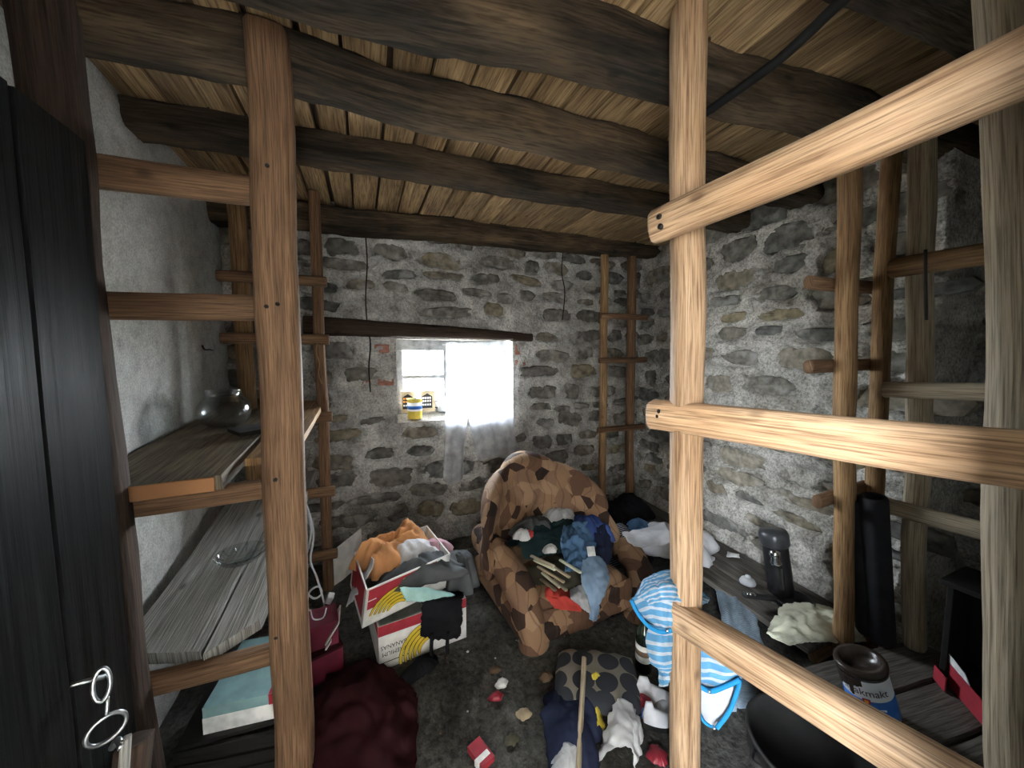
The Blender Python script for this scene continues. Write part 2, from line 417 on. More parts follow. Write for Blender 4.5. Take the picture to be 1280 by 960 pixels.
wall_mat('plaster', [(.3, (.35, .345, .325)), (.5, (.45, .448, .43)), (.7, (.52, .518, .505))], 2.6, (.30, .295, .26), .6, speck=(.24, .225, .20), bmp=.35, det=.38)
wall_mat('added_passage_plaster', [(.3, (.50, .47, .43)), (.5, (.58, .55, .51)), (.7, (.64, .61, .57))], 4., (.44, .41, .37), .4)  # for the added passage that shapes the doorway light
wall_mat('dirt_floor', [(.3, (.03, .03, .027)), (.5, (.068, .066, .06)), (.7, (.125, .121, .11))], 5., (.16, .156, .14), .4, speck=(.02, .02, .02))
wall_mat('reveal_plaster', [(.3, (.32, .30, .27)), (.5, (.42, .40, .37)), (.7, (.50, .48, .45))], 9., (.24, .215, .18), .6)
def stone_mat(name, cols):
    m, nt, p = nodes_of(name); L = nt.links
    tc = N(nt, 'ShaderNodeTexCoord'); oi = N(nt, 'ShaderNodeObjectInfo')
    r0 = ramp(nt, [(i / len(cols), c) for i, c in enumerate(cols)], 'CONSTANT'); L.new(oi.outputs['Random'], r0.inputs[0])
    ge = N(nt, 'ShaderNodeNewGeometry')
    n1 = N(nt, 'ShaderNodeTexNoise'); n1.inputs['Scale'].default_value = 22; n1.inputs['Detail'].default_value = 7; L.new(ge.outputs['Position'], n1.inputs['Vector'])
    r1 = ramp(nt, [(.3, (.45, .45, .45)), (.7, (1.35, 1.35, 1.35))]); L.new(n1.outputs[0], r1.inputs[0])
    col = mixc(nt, 1., r0.outputs[0], r1.outputs[0], 'MULTIPLY')
    n2 = N(nt, 'ShaderNodeTexNoise'); n2.inputs['Scale'].default_value = 9; n2.inputs['Detail'].default_value = 6; L.new(ge.outputs['Position'], n2.inputs['Vector'])
    r2 = ramp(nt, [(.55, (0, 0, 0)), (.66, (1, 1, 1))]); L.new(n2.outputs[0], r2.inputs[0])
    mm = N(nt, 'ShaderNodeMath', operation='MULTIPLY'); mm.inputs[1].default_value = .55; L.new(r2.outputs[0], mm.inputs[0])
    col = mixc(nt, mm.outputs[0], col, (.40, .39, .37))
    L.new(col, p.inputs['Base Color']); p.inputs['Roughness'].default_value = .9; p.inputs['Specular IOR Level'].default_value = .2
    bump(nt, p, n1.outputs[0], .6, .012)
    return m
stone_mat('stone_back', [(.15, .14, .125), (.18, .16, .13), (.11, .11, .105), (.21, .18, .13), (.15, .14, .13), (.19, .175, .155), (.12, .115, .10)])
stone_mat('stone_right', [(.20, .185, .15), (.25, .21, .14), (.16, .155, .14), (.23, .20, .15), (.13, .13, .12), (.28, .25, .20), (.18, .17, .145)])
plain('brick_red', (.30, .13, .095), .9)

def fabric(name, col, rough=.95, amt=.3, scale=60., big=8.):
    m, nt, p = nodes_of(name); L = nt.links
    tc = N(nt, 'ShaderNodeTexCoord')
    n1 = N(nt, 'ShaderNodeTexNoise'); n1.inputs['Scale'].default_value = big; n1.inputs['Detail'].default_value = 6; L.new(tc.outputs['Object'], n1.inputs['Vector'])
    r = ramp(nt, [(.3, tuple(c * (1 - amt) for c in col)), (.7, tuple(min(1, c * (1 + amt)) for c in col))]); L.new(n1.outputs[0], r.inputs[0])
    L.new(r.outputs[0], p.inputs['Base Color']); p.inputs['Roughness'].default_value = rough; p.inputs['Specular IOR Level'].default_value = .1
    n2 = N(nt, 'ShaderNodeTexNoise'); n2.inputs['Scale'].default_value = scale * 5; L.new(tc.outputs['Object'], n2.inputs['Vector'])
    bump(nt, p, n2.outputs[0], .2, .002)
    return m
for nm, c in dict(f_orange=(.52, .25, .11), f_white=(.55, .55, .57), f_grey=(.085, .09, .095), f_mint=(.36, .58, .55), f_black=(.012, .012, .014),
                  f_pink=(.50, .30, .36), f_denim=(.085, .17, .30), f_lightdenim=(.22, .32, .46), f_royal=(.05, .09, .28), f_navy=(.022, .028, .06),
                  f_red=(.50, .06, .05), f_cream=(.55, .55, .43), f_darkred=(.035, .009, .012), f_yellow=(.45, .36, .05), f_olive=(.09, .085, .06),
                  f_teal=(.02, .042, .046), f_brown=(.13, .085, .055), f_lightgrey=(.42, .43, .45), f_blue=(.02, .20, .42)).items(): fabric(nm, c)
def stripes(name, a, b, freq, duty, axis=1, wob=.15):
    m, nt, p = nodes_of(name); L = nt.links
    uv = N(nt, 'ShaderNodeTexCoord'); sp = N(nt, 'ShaderNodeSeparateXYZ'); L.new(uv.outputs['UV'], sp.inputs[0])
    mu = N(nt, 'ShaderNodeMath', operation='MULTIPLY'); mu.inputs[1].default_value = freq; L.new(sp.outputs[axis], mu.inputs[0])
    fr = N(nt, 'ShaderNodeMath', operation='FRACT'); L.new(mu.outputs[0], fr.inputs[0])
    gt = N(nt, 'ShaderNodeMath', operation='GREATER_THAN'); gt.inputs[1].default_value = duty; L.new(fr.outputs[0], gt.inputs[0])
    n1 = N(nt, 'ShaderNodeTexNoise'); n1.inputs['Scale'].default_value = 40; L.new(uv.outputs['UV'], n1.inputs['Vector'])
    col = mixc(nt, gt.outputs[0], a, b)
    r = ramp(nt, [(.3, (.8, .8, .8)), (.7, (1.1, 1.1, 1.1))]); L.new(n1.outputs[0], r.inputs[0])
    col = mixc(nt, 1., col, r.outputs[0], 'MULTIPLY')
    L.new(col, p.inputs['Base Color']); p.inputs['Roughness'].default_value = .95; p.inputs['Specular IOR Level'].default_value = .1
    return m
stripes('f_stripe_blue', (.085, .24, .40), (.36, .40, .45), 38., .62)
stripes('f_stripe_fine', (.17, .24, .31), (.34, .41, .47), 130., .5)
stripes('f_stripe_navy', (.02, .025, .05), (.55, .56, .60), 60., .7)
# armchair upholstery: angular tan / brown / dark patches with loose brown lines
m, nt, p = nodes_of('upholstery'); L = nt.links
tc = N(nt, 'ShaderNodeTexCoord')
dn = N(nt, 'ShaderNodeTexNoise'); dn.inputs['Scale'].default_value = 3.5; L.new(tc.outputs['Object'], dn.inputs['Vector'])
dm = N(nt, 'ShaderNodeVectorMath', operation='MULTIPLY_ADD'); dm.inputs[1].default_value = (.012, .012, .012); L.new(dn.outputs['Color'], dm.inputs[0]); L.new(tc.outputs['Object'], dm.inputs[2])
vo = N(nt, 'ShaderNodeTexVoronoi'); vo.inputs['Scale'].default_value = 12.; L.new(dm.outputs[0], vo.inputs['Vector'])
sp = N(nt, 'ShaderNodeSeparateXYZ'); L.new(vo.outputs['Color'], sp.inputs[0])
r = ramp(nt, [(0, (.24, .145, .085)), (.3, (.12, .065, .04)), (.46, (.29, .185, .115)), (.62, (.04, .022, .016)), (.76, (.20, .12, .075)), (.88, (.022, .014, .011))], 'CONSTANT')
L.new(sp.outputs[0], r.inputs[0])
wv = N(nt, 'ShaderNodeTexWave'); wv.inputs['Scale'].default_value = 5.; wv.inputs['Distortion'].default_value = 9.; wv.inputs['Detail'].default_value = 1.; L.new(tc.outputs['Object'], wv.inputs['Vector'])
r2 = ramp(nt, [(.0, (1, 1, 1)), (.05, (0, 0, 0))]); L.new(wv.outputs[1], r2.inputs[0])
m2 = N(nt, 'ShaderNodeMath', operation='MULTIPLY'); m2.inputs[1].default_value = .45; L.new(r2.outputs[0], m2.inputs[0])
L.new(mixc(nt, m2.outputs[0], r.outputs[0], (.07, .035, .025)), p.inputs['Base Color'])
p.inputs['Roughness'].default_value = .8; p.inputs['Specular IOR Level'].default_value = .2
# round-dot pillow
m, nt, p = nodes_of('pillow_dots'); L = nt.links
tc = N(nt, 'ShaderNodeTexCoord')
vo = N(nt, 'ShaderNodeTexVoronoi'); vo.voronoi_dimensions = '2D'; vo.inputs['Scale'].default_value = 8.5; vo.inputs['Randomness'].default_value = .35
L.new(tc.outputs['UV'], vo.inputs['Vector'])
r = ramp(nt, [(.0, (.03, .034, .045)), (.47, (.22, .205, .165))], 'CONSTANT'); L.new(vo.outputs['Distance'], r.inputs[0]); L.new(r.outputs[0], p.inputs['Base Color'])
p.inputs['Roughness'].default_value = .95
plain('metal_grey', (.32, .33, .34), .35, .9)
plain('metal_bright', (.75, .77, .80), .18, 1., noise_amt=.1)
plain('metal_black', (.012, .012, .013), .35, .0, .5)
plain('iron_soot', (.018, .017, .016), .75, .2)
plain('nail_iron', (.03, .025, .022), .6, .5)
plain('paper_white', (.70, .70, .69), .8)
plain('card_white', (.66, .65, .63), .8, noise_amt=.12)
plain('cardboard', (.30, .21, .13), .9)
plain('print_red', (.32, .025, .04), .7, noise_amt=.12)
plain('print_yellow', (.62, .44, .03), .7, noise_amt=.1)
plain('print_black', (.02, .02, .02), .7, bmp=0)
plain('print_blue', (.02, .12, .42), .5, noise_amt=.12)
plain('print_orange', (.72, .30, .05), .7)
plain('book_teal', (.20, .33, .34), .6, noise_amt=.12)
plain('book_pages', (.50, .49, .46), .9)
plain('paint_white', (.75, .77, .80), .45, noise_amt=.05)
plain('paint_yellow', (.66, .50, .08), .4, noise_amt=.15)
plain('paint_drip', (.03, .022, .018), .25, noise_amt=.3)
plain('tan_card', (.42, .33, .22), .85)
plain('rubber_black', (.010, .010, .010), .85, spec=.1)
plain('plastic_white', (.50, .51, .53), .4, noise_amt=.08)
plain('plastic_red', (.22, .018, .03), .35, noise_amt=.2)
plain('leaf_green', (.05, .14, .04), .6)
plain('skyblue_card', (.22, .48, .70), .6)
plain('frame_paint', (.20, .20, .20), .75, noise_amt=.35)
plain('dark_lacquer', (.016, .015, .014), .5)
plain('shoe_grey', (.50, .50, .52), .8)
plain('glass_green', (.012, .018, .012), .12, 0., .6, bmp=0)
plain('maroon_card', (.13, .012, .03), .6, noise_amt=.15)
plain('mat_black', (.018, .019, .023), .7)
plain('flask_cap', (.06, .062, .066), .3, .3)
plain('soil', (.36, .34, .30), 1.)
m, nt, p = nodes_of('clear_glass'); L = nt.links
out = nt.nodes['Material Output']; tr = N(nt, 'ShaderNodeBsdfTransparent'); gl = N(nt, 'ShaderNodeBsdfGlossy'); gl.inputs['Roughness'].default_value = .03
fr = N(nt, 'ShaderNodeFresnel'); fr.inputs[0].default_value = 1.45; mx = N(nt, 'ShaderNodeMixShader'); tr.inputs[0].default_value = (.93, .95, .95, 1)
L.new(fr.outputs[0], mx.inputs[0]); L.new(tr.outputs[0], mx.inputs[1]); L.new(gl.outputs[0], mx.inputs[2]); L.new(mx.outputs[0], out.inputs[0])
m, nt, p = nodes_of('jar_glass'); L = nt.links
out = nt.nodes['Material Output']; tr = N(nt, 'ShaderNodeBsdfTransparent'); gl = N(nt, 'ShaderNodeBsdfGlossy'); gl.inputs['Roughness'].default_value = .08
lw = N(nt, 'ShaderNodeLayerWeight'); lw.inputs[0].default_value = .22; mx = N(nt, 'ShaderNodeMixShader'); tr.inputs[0].default_value = (.90, .92, .92, 1)
L.new(lw.outputs[1], mx.inputs[0]); L.new(tr.outputs[0], mx.inputs[1]); L.new(gl.outputs[0], mx.inputs[2]); L.new(mx.outputs[0], out.inputs[0])
m, nt, p = nodes_of('sheer_curtain'); L = nt.links
out = nt.nodes['Material Output']; tr = N(nt, 'ShaderNodeBsdfTransparent'); tl = N(nt, 'ShaderNodeBsdfTranslucent'); df = N(nt, 'ShaderNodeBsdfDiffuse')
tl.inputs[0].default_value = (.50, .53, .60, 1); df.inputs[0].default_value = (.86, .88, .92, 1)
m1 = N(nt, 'ShaderNodeMixShader'); m1.inputs[0].default_value = .5; L.new(tl.outputs[0], m1.inputs[1]); L.new(df.outputs[0], m1.inputs[2])
tc = N(nt, 'ShaderNodeTexCoord'); n1 = N(nt, 'ShaderNodeTexNoise'); n1.inputs['Scale'].default_value = 14; L.new(tc.outputs['Object'], n1.inputs['Vector'])
mr = N(nt, 'ShaderNodeMapRange'); mr.inputs['From Min'].default_value = .3; mr.inputs['From Max'].default_value = .7; mr.inputs['To Min'].default_value = .32; mr.inputs['To Max'].default_value = .58; L.new(n1.outputs[0], mr.inputs[0])
m2 = N(nt, 'ShaderNodeMixShader'); L.new(mr.outputs[0], m2.inputs[0]); L.new(tr.outputs[0], m2.inputs[1]); L.new(m1.outputs[0], m2.inputs[2]); L.new(m2.outputs[0], out.inputs[0])
# ================================================================ THE SETTING
rnd = random.Random(7)
def RX(y): return 2.33 + .0703 * (y - .9) + (.36 if y < .74 else 0)          # the right wall runs slightly askew
def fbm(p, amp, f):
    return amp * (noise.noise(p * f) + .55 * noise.noise(p * f * 2.3) + .35 * noise.noise(p * f * 5.1))
def grid_wall(name, s0, s1, z0, z1, fn, mat, res, hole=None, label=None, cat=None):
    ns, nz = int((s1 - s0) / res), int((z1 - z0) / res)
    verts, faces = [], []
    for i in range(nz + 1):
        for k in range(ns + 1):
            verts.append(fn(s0 + (s1 - s0) * k / ns, z0 + (z1 - z0) * i / nz))
    for i in range(nz):
        for k in range(ns):
            s, z = s0 + (s1 - s0) * (k + .5) / ns, z0 + (z1 - z0) * (i + .5) / nz
            if hole and hole(s, z): continue
            a = i * (ns + 1) + k
            faces.append((a, a + 1, a + ns + 2, a + ns + 1))
    o = mobj(name, verts, faces, mat)
    return tag(o, label, None, None, 'structure')
WX0, WX1, WZ0, WZ1 = .215, 1.135, .955, 1.565       # window opening in the back wall
def back_pt(x, z):
    q = V((x, 3.1, z)); d = fbm(q, .011, 7.) + .012 * noise.noise(q * 2.1)
    inside = WX0 - .03 < x < WX1 + .03 and WZ0 - .03 < z < WZ1 + .03
    if inside: d *= .4
    return V((x, 2.75 - d, z))
def right_pt(y, z):
    q = V((9.2, y, z)); d = fbm(q, .014, 6.) + .018 * noise.noise(q * 1.9)
    return V((RX(y) - d - .05 * max(0, .25 - z), y, z))
def left_pt(y, z):
    q = V((-4.2, y, z)); d = .010 * noise.noise(q * 1.5) + .004 * noise.noise(q * 6) + .0016 * noise.noise(q * 19)
    return V((-.785 + d - .05 * max(0, z - 2.15), y, z))
def spots_for(s0, s1, z0, z1, skip, seed, rows, widths, keep, limit):
    r = random.Random(seed); z = z0; spots = []
    while z < z1:
        h = r.uniform(*rows); s = s0 - r.uniform(0, .2)
        while s < s1:
            w = r.uniform(*widths) * (.7 + h * 2.6); hh = h * r.uniform(.6, 1.0)
            cx, cz = s + w / 2, z + h / 2 + r.uniform(-.025, .025)
            if r.random() < keep and not skip(cx, cz, w, hh): spots.append((cx, cz, w * r.uniform(.84, .98), hh, r.uniform(-.14, .14), r.uniform(-.004, .008)))
            s += w + r.uniform(.01, .045)
        z += h + r.uniform(.005, .03)
    if len(spots) > limit: spots = sorted(spots, key=lambda q: -q[2] * q[3])[:limit]
    return spots
def joint_field(spots):
    cells = {}
    for sp in spots:
        R = max(sp[2], sp[3]) * .75 + .03
        for i in range(int((sp[0] - R) // .1), int((sp[0] + R) // .1) + 1):
            for k in range(int((sp[1] - R) // .1), int((sp[1] + R) // .1) + 1): cells.setdefault((i, k), []).append(sp)
    def f(s, z):
        m = 9.
        for (cx, cz, w, h, a, o) in cells.get((int(s // .1), int(z // .1)), ()):
            dx, dz = s - cx, z - cz; ca, sa = math.cos(a), math.sin(a)
            u, v = (dx * ca + dz * sa) / (w * .5), (-dx * sa + dz * ca) / (h * .5)
            d = (abs(u) ** 3 + abs(v) ** 3) ** (1 / 3)
            if d < m: m = d
        return m
    return f
def skip_back(x, z, w, h):
    if WX0 - w / 2 - .02 < x < WX1 + w / 2 + .02 and WZ0 - h / 2 - .02 < z < WZ1 + h / 2 + .02: return True
    if -.36 - w / 2 < x < 1.2 + w / 2 and 1.60 - h / 2 < z < 1.72 + h / 2: return True
    return x < -.74
SP_BACK = spots_for(-.74, 2.45, .02, 2.34, skip_back, 5, (.08, .17), (.15, .42), .93, 290)
SP_RIGHT = spots_for(.10, 2.72, .16, 2.4, lambda *a: False, 12, (.09, .19), (.15, .44), .9, 295)
JB, JR = joint_field(SP_BACK), joint_field(SP_RIGHT)
def sstep(a, b, x):
    t = min(1, max(0, (x - a) / (b - a))); return t * t * (3 - 2 * t)
def relief(q, j, hi, lo, am):
    m = j + .42 * noise.noise(q * 8) + .30 * noise.noise(q * 19) + .14 * noise.noise(q * 41)
    k = sstep(.80, 1.08, m)
    ridge = (1 - abs(noise.noise(q * V((1, 1, 1)).x * 6.5)) * 2) * am
    return lo + (hi - lo) * k + k * (ridge + fbm(q, am * .9, 17.)) + .012 * noise.noise(q * 2.1)
def back_pt(x, z):
    q = V((x, 3.1, z * 1.5)); d = relief(q, JB(x, z), .014, -.020, .012)
    if WX0 - .03 < x < WX1 + .03 and WZ0 - .03 < z < WZ1 + .03: d *= .4
    return V((x, 2.75 - d, z))
def right_pt(y, z):
    q = V((9.2, y, z * 1.5)); d = relief(q, JR(y, z), .020, -.022, .018)
    return V((RX(y) - d - .05 * max(0, .25 - z), y, z))
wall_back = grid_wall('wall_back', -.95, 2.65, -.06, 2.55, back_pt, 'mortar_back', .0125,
                      lambda x, z: WX0 < x < WX1 and WZ0 < z < WZ1, 'rubble stone wall with grey smeared mortar around the small window')
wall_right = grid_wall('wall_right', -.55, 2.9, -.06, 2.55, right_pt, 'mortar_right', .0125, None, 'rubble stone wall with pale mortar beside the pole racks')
wall_left = grid_wall('wall_left', -.55, 2.9, -.06, 2.6, left_pt, 'plaster', .03, None, 'whitewashed plaster wall behind the shelf rack')
# plastered reveal of the window
ry = 3.22
def reveal_grid(a, b, c, d, n=8, m=14):
    vs_, fs = [], []
    for i in range(n + 1):
        for k in range(m + 1):
            p = (V(a) * (1 - k / m) + V(b) * (k / m)) * (1 - i / n) + (V(d) * (1 - k / m) + V(c) * (k / m)) * (i / n)
            q = p * 9
            vs_.append(p + V((noise.noise(q), 0, noise.noise(q + V((5, 5, 5))))) * (.008 if 0 < i else .004))
    for i in range(n):
        for k in range(m):
            a0 = i * (m + 1) + k; fs.append((a0, a0 + 1, a0 + m + 2, a0 + m + 1))
    return vs_, fs
e = .012
for a, b, c, d in (((WX0 - e, 2.735, WZ0 - e), (WX1 + e, 2.735, WZ0 - e), (WX1 + e, ry, WZ0 + .06), (WX0 - e, ry, WZ0 + .06)),
                   ((WX0 - e, 2.735, WZ1 + e), (WX1 + e, 2.735, WZ1 + e), (WX1 + e, ry, WZ1 + e), (WX0 - e, ry, WZ1 + e)),
                   ((WX0 - e, 2.735, WZ0 - .04), (WX0 - e, 2.735, WZ1 + .04), (WX0 - .0, ry, WZ1 + .04), (WX0 - .0, ry, WZ0 - .04)),
                   ((WX1 + e, 2.735, WZ0 - .04), (WX1 + e, 2.735, WZ1 + .04), (WX1 + .05, ry, WZ1 + .04), (WX1 + .05, ry, WZ0 - .04))):
    v, f = reveal_grid(a, b, c, d)
    mobj('window_reveal', v, f, 'reveal_plaster', wall_back)
# timber lintel and a few bricks set beside the window
pole('lintel', (-.36, 2.735, 1.65), (1.3, 2.735, 1.605), .12, .125, 'wood_darkpost', wall_back, sq=4.5, wob=.006, rvar=.12, side=(0, 1, 0), taper=.55, seed=31, n=22)
for (bx, bz, w, h) in ((1.20, 1.50, .10, .085), (-.02, 1.245, .13, .055), (.14, 1.26, .11, .05), (1.20, 1.39, .09, .05), (.12, 1.50, .10, .06)):
    box('brick', (bx, 2.755, bz), w, .05, h, 'brick_red', wall_back, ry=rnd.uniform(-.05, .05), bevel=.008)
# stones
def stone_variant(seed):
    r = random.Random(seed); k = r.choice((8, 9, 10)); vs_, fs = [], []
    ang = sorted(2 * math.pi * (i + r.uniform(-.32, .32)) / k for i in range(k))
    out = []
    for a in ang:
        c, s = math.cos(a), math.sin(a); q = 1 / ((abs(c) ** 4 + abs(s) ** 4) ** .25) * r.uniform(.78, 1.04)
        out.append((c * q * .5, s * q * .5))
    for (x, y) in out: vs_.append((x, y, -.5))
    for (x, y) in out: vs_.append((x * .97, y * .97, .25 + r.uniform(-.1, .1)))
    for (x, y) in out: vs_.append((x * .72 + r.uniform(-.03, .03), y * .72 + r.uniform(-.03, .03), .5 + r.uniform(-.16, .16)))
    vs_.append((0, 0, .55))
    for i in range(k):
        j = (i + 1) % k
        fs += [(i, j, k + j, k + i), (k + i, k + j, 2 * k + j, 2 * k + i), (2 * k + i, 2 * k + j, 3 * k)]
    me = bpy.data.meshes.new('stone'); me.from_pydata(vs_, [], fs); me.update()
    return me
def stone_set(mat, seed0, n=16):
    out = []
    for s in range(n):
        me = stone_variant(seed0 + s); me.materials.append(M[mat]); out.append(me)
    return out
def lay_stones(wall, meshes, spots, place, seed):
    r = random.Random(seed)
    for (cx, cz, w, h, a, out) in spots:
        o = bpy.data.objects.new('stone', r.choice(meshes)); COL.objects.link(o); o.parent = wall
        p, rot = place(cx, cz, out)
        o.matrix_local = Matrix.Translation(p) @ rot @ Matrix.Rotation(a, 4, 'Z') @ Matrix.Diagonal((w * 1.12, h * 1.15, .04, 1))
ROT_BACK = Matrix(((1, 0, 0, 0), (0, 0, -1, 0), (0, 1, 0, 0), (0, 0, 0, 1)))
ROT_RIGHT = Matrix(((0, 0, -1, 0), (-1, 0, 0, 0), (0, 1, 0, 0), (0, 0, 0, 1)))
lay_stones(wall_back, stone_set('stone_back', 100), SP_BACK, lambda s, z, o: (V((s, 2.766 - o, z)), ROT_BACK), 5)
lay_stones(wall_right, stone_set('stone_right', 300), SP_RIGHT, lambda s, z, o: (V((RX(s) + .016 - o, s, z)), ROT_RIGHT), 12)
# floor: trodden earth over concrete
vs_, fs = [], []
nx, ny = 90, 86
for i in range(ny + 1):
    for k in range(nx + 1):
        x, y = -1.0 + 3.7 * k / nx, -.62 + 3.6 * i / ny
        vs_.append((x, y, .006 * noise.noise(V((x * 3, y * 3, 0))) + .003 * noise.noise(V((x * 11, y * 11, 4))) - .006))
for i in range(ny):
    for k in range(nx):
        a = i * (nx + 1) + k; fs.append((a, a + 1, a + nx + 2, a + nx + 1))
tag(mobj('floor', vs_, fs, 'dirt_floor'), 'dark trodden earth floor strewn with crumbs and scraps', kind='structure')
# near wall with the open doorway the camera stands in
vs_, fs = [], []
for c, sx, sy, sz in (((-.80, -.30, 1.25), .70, .5, 2.7), ((1.60, -.30, 1.25), 2.36, .5, 2.7), ((.0, -.30, 2.30), 1.0, .5, .60)):
    v, f = box_vf(c, sx, sy, sz); fs += [tuple(i + len(vs_) for i in q) for q in f]; vs_ += v
tag(mobj('wall_near', vs_, fs, 'plaster', None, False), 'plastered wall with the open doorway', kind='structure')
# added unseen passage that dims the doorway daylight, open at its left end
vs_, fs = [], []
for c, sx, sy, sz in (((.45, -1.25, 2.35), 4.1, 1.6, .1), ((.45, -1.98, 1.1), 4.1, .12, 2.6), ((2.44, -1.25, 1.1), .12, 1.5, 2.6), ((-1.32, -.5, 1.1), .5, .1, 2.6)):
    v, f = box_vf(c, sx, sy, sz); fs += [tuple(i + len(vs_) for i in q) for q in f]; vs_ += v
tag(mobj('wall_added_passage', vs_, fs, 'added_passage_plaster', None, False), 'added unseen roofed passage dimming the doorway light', kind='structure')
# outside ground
mobj('ground', [(-30, -30, -.12), (30, -30, -.12), (30, 30, -.12), (-30, 30, -.12)], [(0, 1, 2, 3)], 'soil', None, False)
tag(bpy.data.objects['ground'], 'bare earth ground outside the house', kind='structure')
# ceiling: dark deck, separate boards, hewn beams
v, f = box_vf((.85, 1.15, 2.56), 3.9, 3.7, .2)
ceiling = tag(mobj('ceiling', v, f, 'wood_darkpost', None, False), 'board ceiling carried on rough hewn dark beams', kind='structure')
ZB = 2.40
BEAM_Y = [.12, .55, 1.0, 1.42, 1.86, 2.4]
x = -.86; bi = 0
while x < 2.55:
    w = rnd.uniform(.085, .15)
    cut = rnd.choice(BEAM_Y[1:5])
    dz = rnd.uniform(0, .008)
    for (y0, y1) in ((-.3, cut - .004), (cut + .004, 2.8)):
        sh = rnd.uniform(-.006, .006)
        plank('board', (x + w / 2 + sh, y0, ZB + .014 + dz), (x + w / 2 - sh, y1, ZB + .014 + dz), w - .008, .024, 'wood_ceiling', ceiling, up=(0, 0, -1), n=7, warp=.003, edge=.007, seed=bi)
        bi += 1
    x += w + rnd.choice((.002, .003, .012))
BEAMS = [((-.85, .66, 2.362), (2.5, .40, 2.362), .17, .10), ((-.85, 1.115, 2.35), (2.5, .79, 2.36), .17, .12), ((-.85, 1.40, 2.35), (2.5, 1.32, 2.345), .17, .115),
         ((-.85, 1.90, 2.355), (2.5, 1.73, 2.35), .16, .11), ((-.85, 2.665, 2.29), (2.52, 2.58, 2.40), .17, .14), ((-.85, .14, 2.36), (2.5, .05, 2.36), .17, .10)]
for i, (a, b, w, t) in enumerate(BEAMS):
    pole('beam', a, b, w, t, 'wood_beam', ceiling, sq=6, wob=.012, rvar=.10, n=90, seg=28, rough=.09, side=(0, 1, 0), seed=50 + i)
# window: grey painted casement with glazing bars
win = bpy.data.objects.new('window_1', None); COL.objects.link(win); win.location = (.68, 3.02, 1.0)
tag(win, 'small wooden casement window with grey glazing bars', kind='structure')
yw = 3.02
def bar(name, x0, x1, z0, z1, d=.045, y=yw): return box(name, ((x0 + x1) / 2, y, (z0 + z1) / 2), x1 - x0, d, z1 - z0, 'frame_paint', win, bevel=.004)
bar('frame_rail', .19, 1.19, 1.49, 1.60); bar('frame_rail', .19, 1.19, .93, 1.07)
bar('frame_stile', .19, .285, 1.07, 1.49); bar('frame_stile', 1.0, 1.19, 1.07, 1.49); bar('mullion', .612, .665, 1.07, 1.49)
bar('glazing_bar', .285, .612, 1.262, 1.292, .03); bar('glazing_bar', .665, 1.0, 1.262, 1.292, .03)
for (x0, x1) in ((.285, .612), (.665, 1.0)):
    for (z0, z1) in ((1.07, 1.262), (1.292, 1.49)):
        mobj('pane', [(x0, yw, z0), (x1, yw, z0), (x1, yw, z1), (x0, yw, z1)], [(0, 1, 2, 3)], 'clear_glass', win, False)
# door: black plank leaf standing open along the left
door = bpy.data.objects.new('door_1', None); COL.objects.link(door); door.location = (-.44, .43, .04)
tag(door, 'black painted plank door standing open with a chain latch', kind='structure')
yy = .862; di = 0
for w in (.142, .15, .14, .15, .145, .14):
    plank('plank', (-.44, yy - w / 2, .045), (-.44, yy - w / 2, 1.808), w - .005, .034, 'wood_black', door, up=(1, 0, 0), n=12, warp=.0015, edge=.002, seed=80 + di)
    yy -= w; di += 1
for z in (.35, 1.55): plank('ledge', (-.475, .84, z), (-.475, .02, z), .11, .03, 'wood_black', door, up=(1, 0, 0), n=4, warp=.001, edge=.002, seed=95)
# chain latch on its free edge
xl = -.405
pn = [atx(88, 857, xl - .015), atx(110, 851, xl), atx(130, 846, xl + .01)]
tube('pin', pn, lambda f: .0042 - .0015 * (1 - f), 'metal_grey', door, 8)
def ring_pts(c, r, ax1, ax2, n=14): return [c + ax1 * math.cos(6.2832 * k / n) * r + ax2 * math.sin(6.2832 * k / n) * r for k in range(n)]
c1 = atx(127, 856, xl + .012); tube('chain_ring', ring_pts(c1, .022, V((.75, .55, .1)).normalized() * .42, V((-.05, .15, 1)).normalized() * 1.1), .003, 'metal_grey', door, 8, 2, True)
c2 = atx(133, 884, xl + .012); tube('chain_link', ring_pts(c2, .014, V((.5, -.8, 0)).normalized() * .35, V((0.05, .15, 1)).normalized()), .0028, 'metal_grey', door, 8, 2, True)
c3 = atx(133, 911, xl + .012); tube('chain_ring', ring_pts(c3, .022, V((.80, .60, .25)).normalized(), V((-.15, -.2, 1)).normalized() * .98), .0032, 'metal_grey', door, 8, 2, True)
pole('latch_block', atx(166, 925, xl + .004), atx(160, 990, xl + .004), .062, .04, 'wood_darkpost', door, sq=4, rvar=.25, n=8, side=(0, 1, 0), seed=97)
pole('latch_splinter', atx(158, 922, xl + .022), atx(155, 985, xl + .022), .018, .012, 'wood_grey', door, sq=3, rvar=.25, n=6, side=(0, 1, 0), seed=98)
tube('latch_staple', [atx(140, 935, xl), atx(147, 925, xl + .01), atx(152, 935, xl + .02)], .005, 'metal_grey', door, 8)
# ================================================================ POLE RACKS AND RAILS
def nails(parent, pts, r=.006):
    for p in pts:
        v, f = lathe_vf([(r, -.012), (r, .003), (r * .6, .005)], p[0], 8, p[1])
        mobj('nail', v, f, 'nail_iron', p[2] if len(p) > 2 else parent)
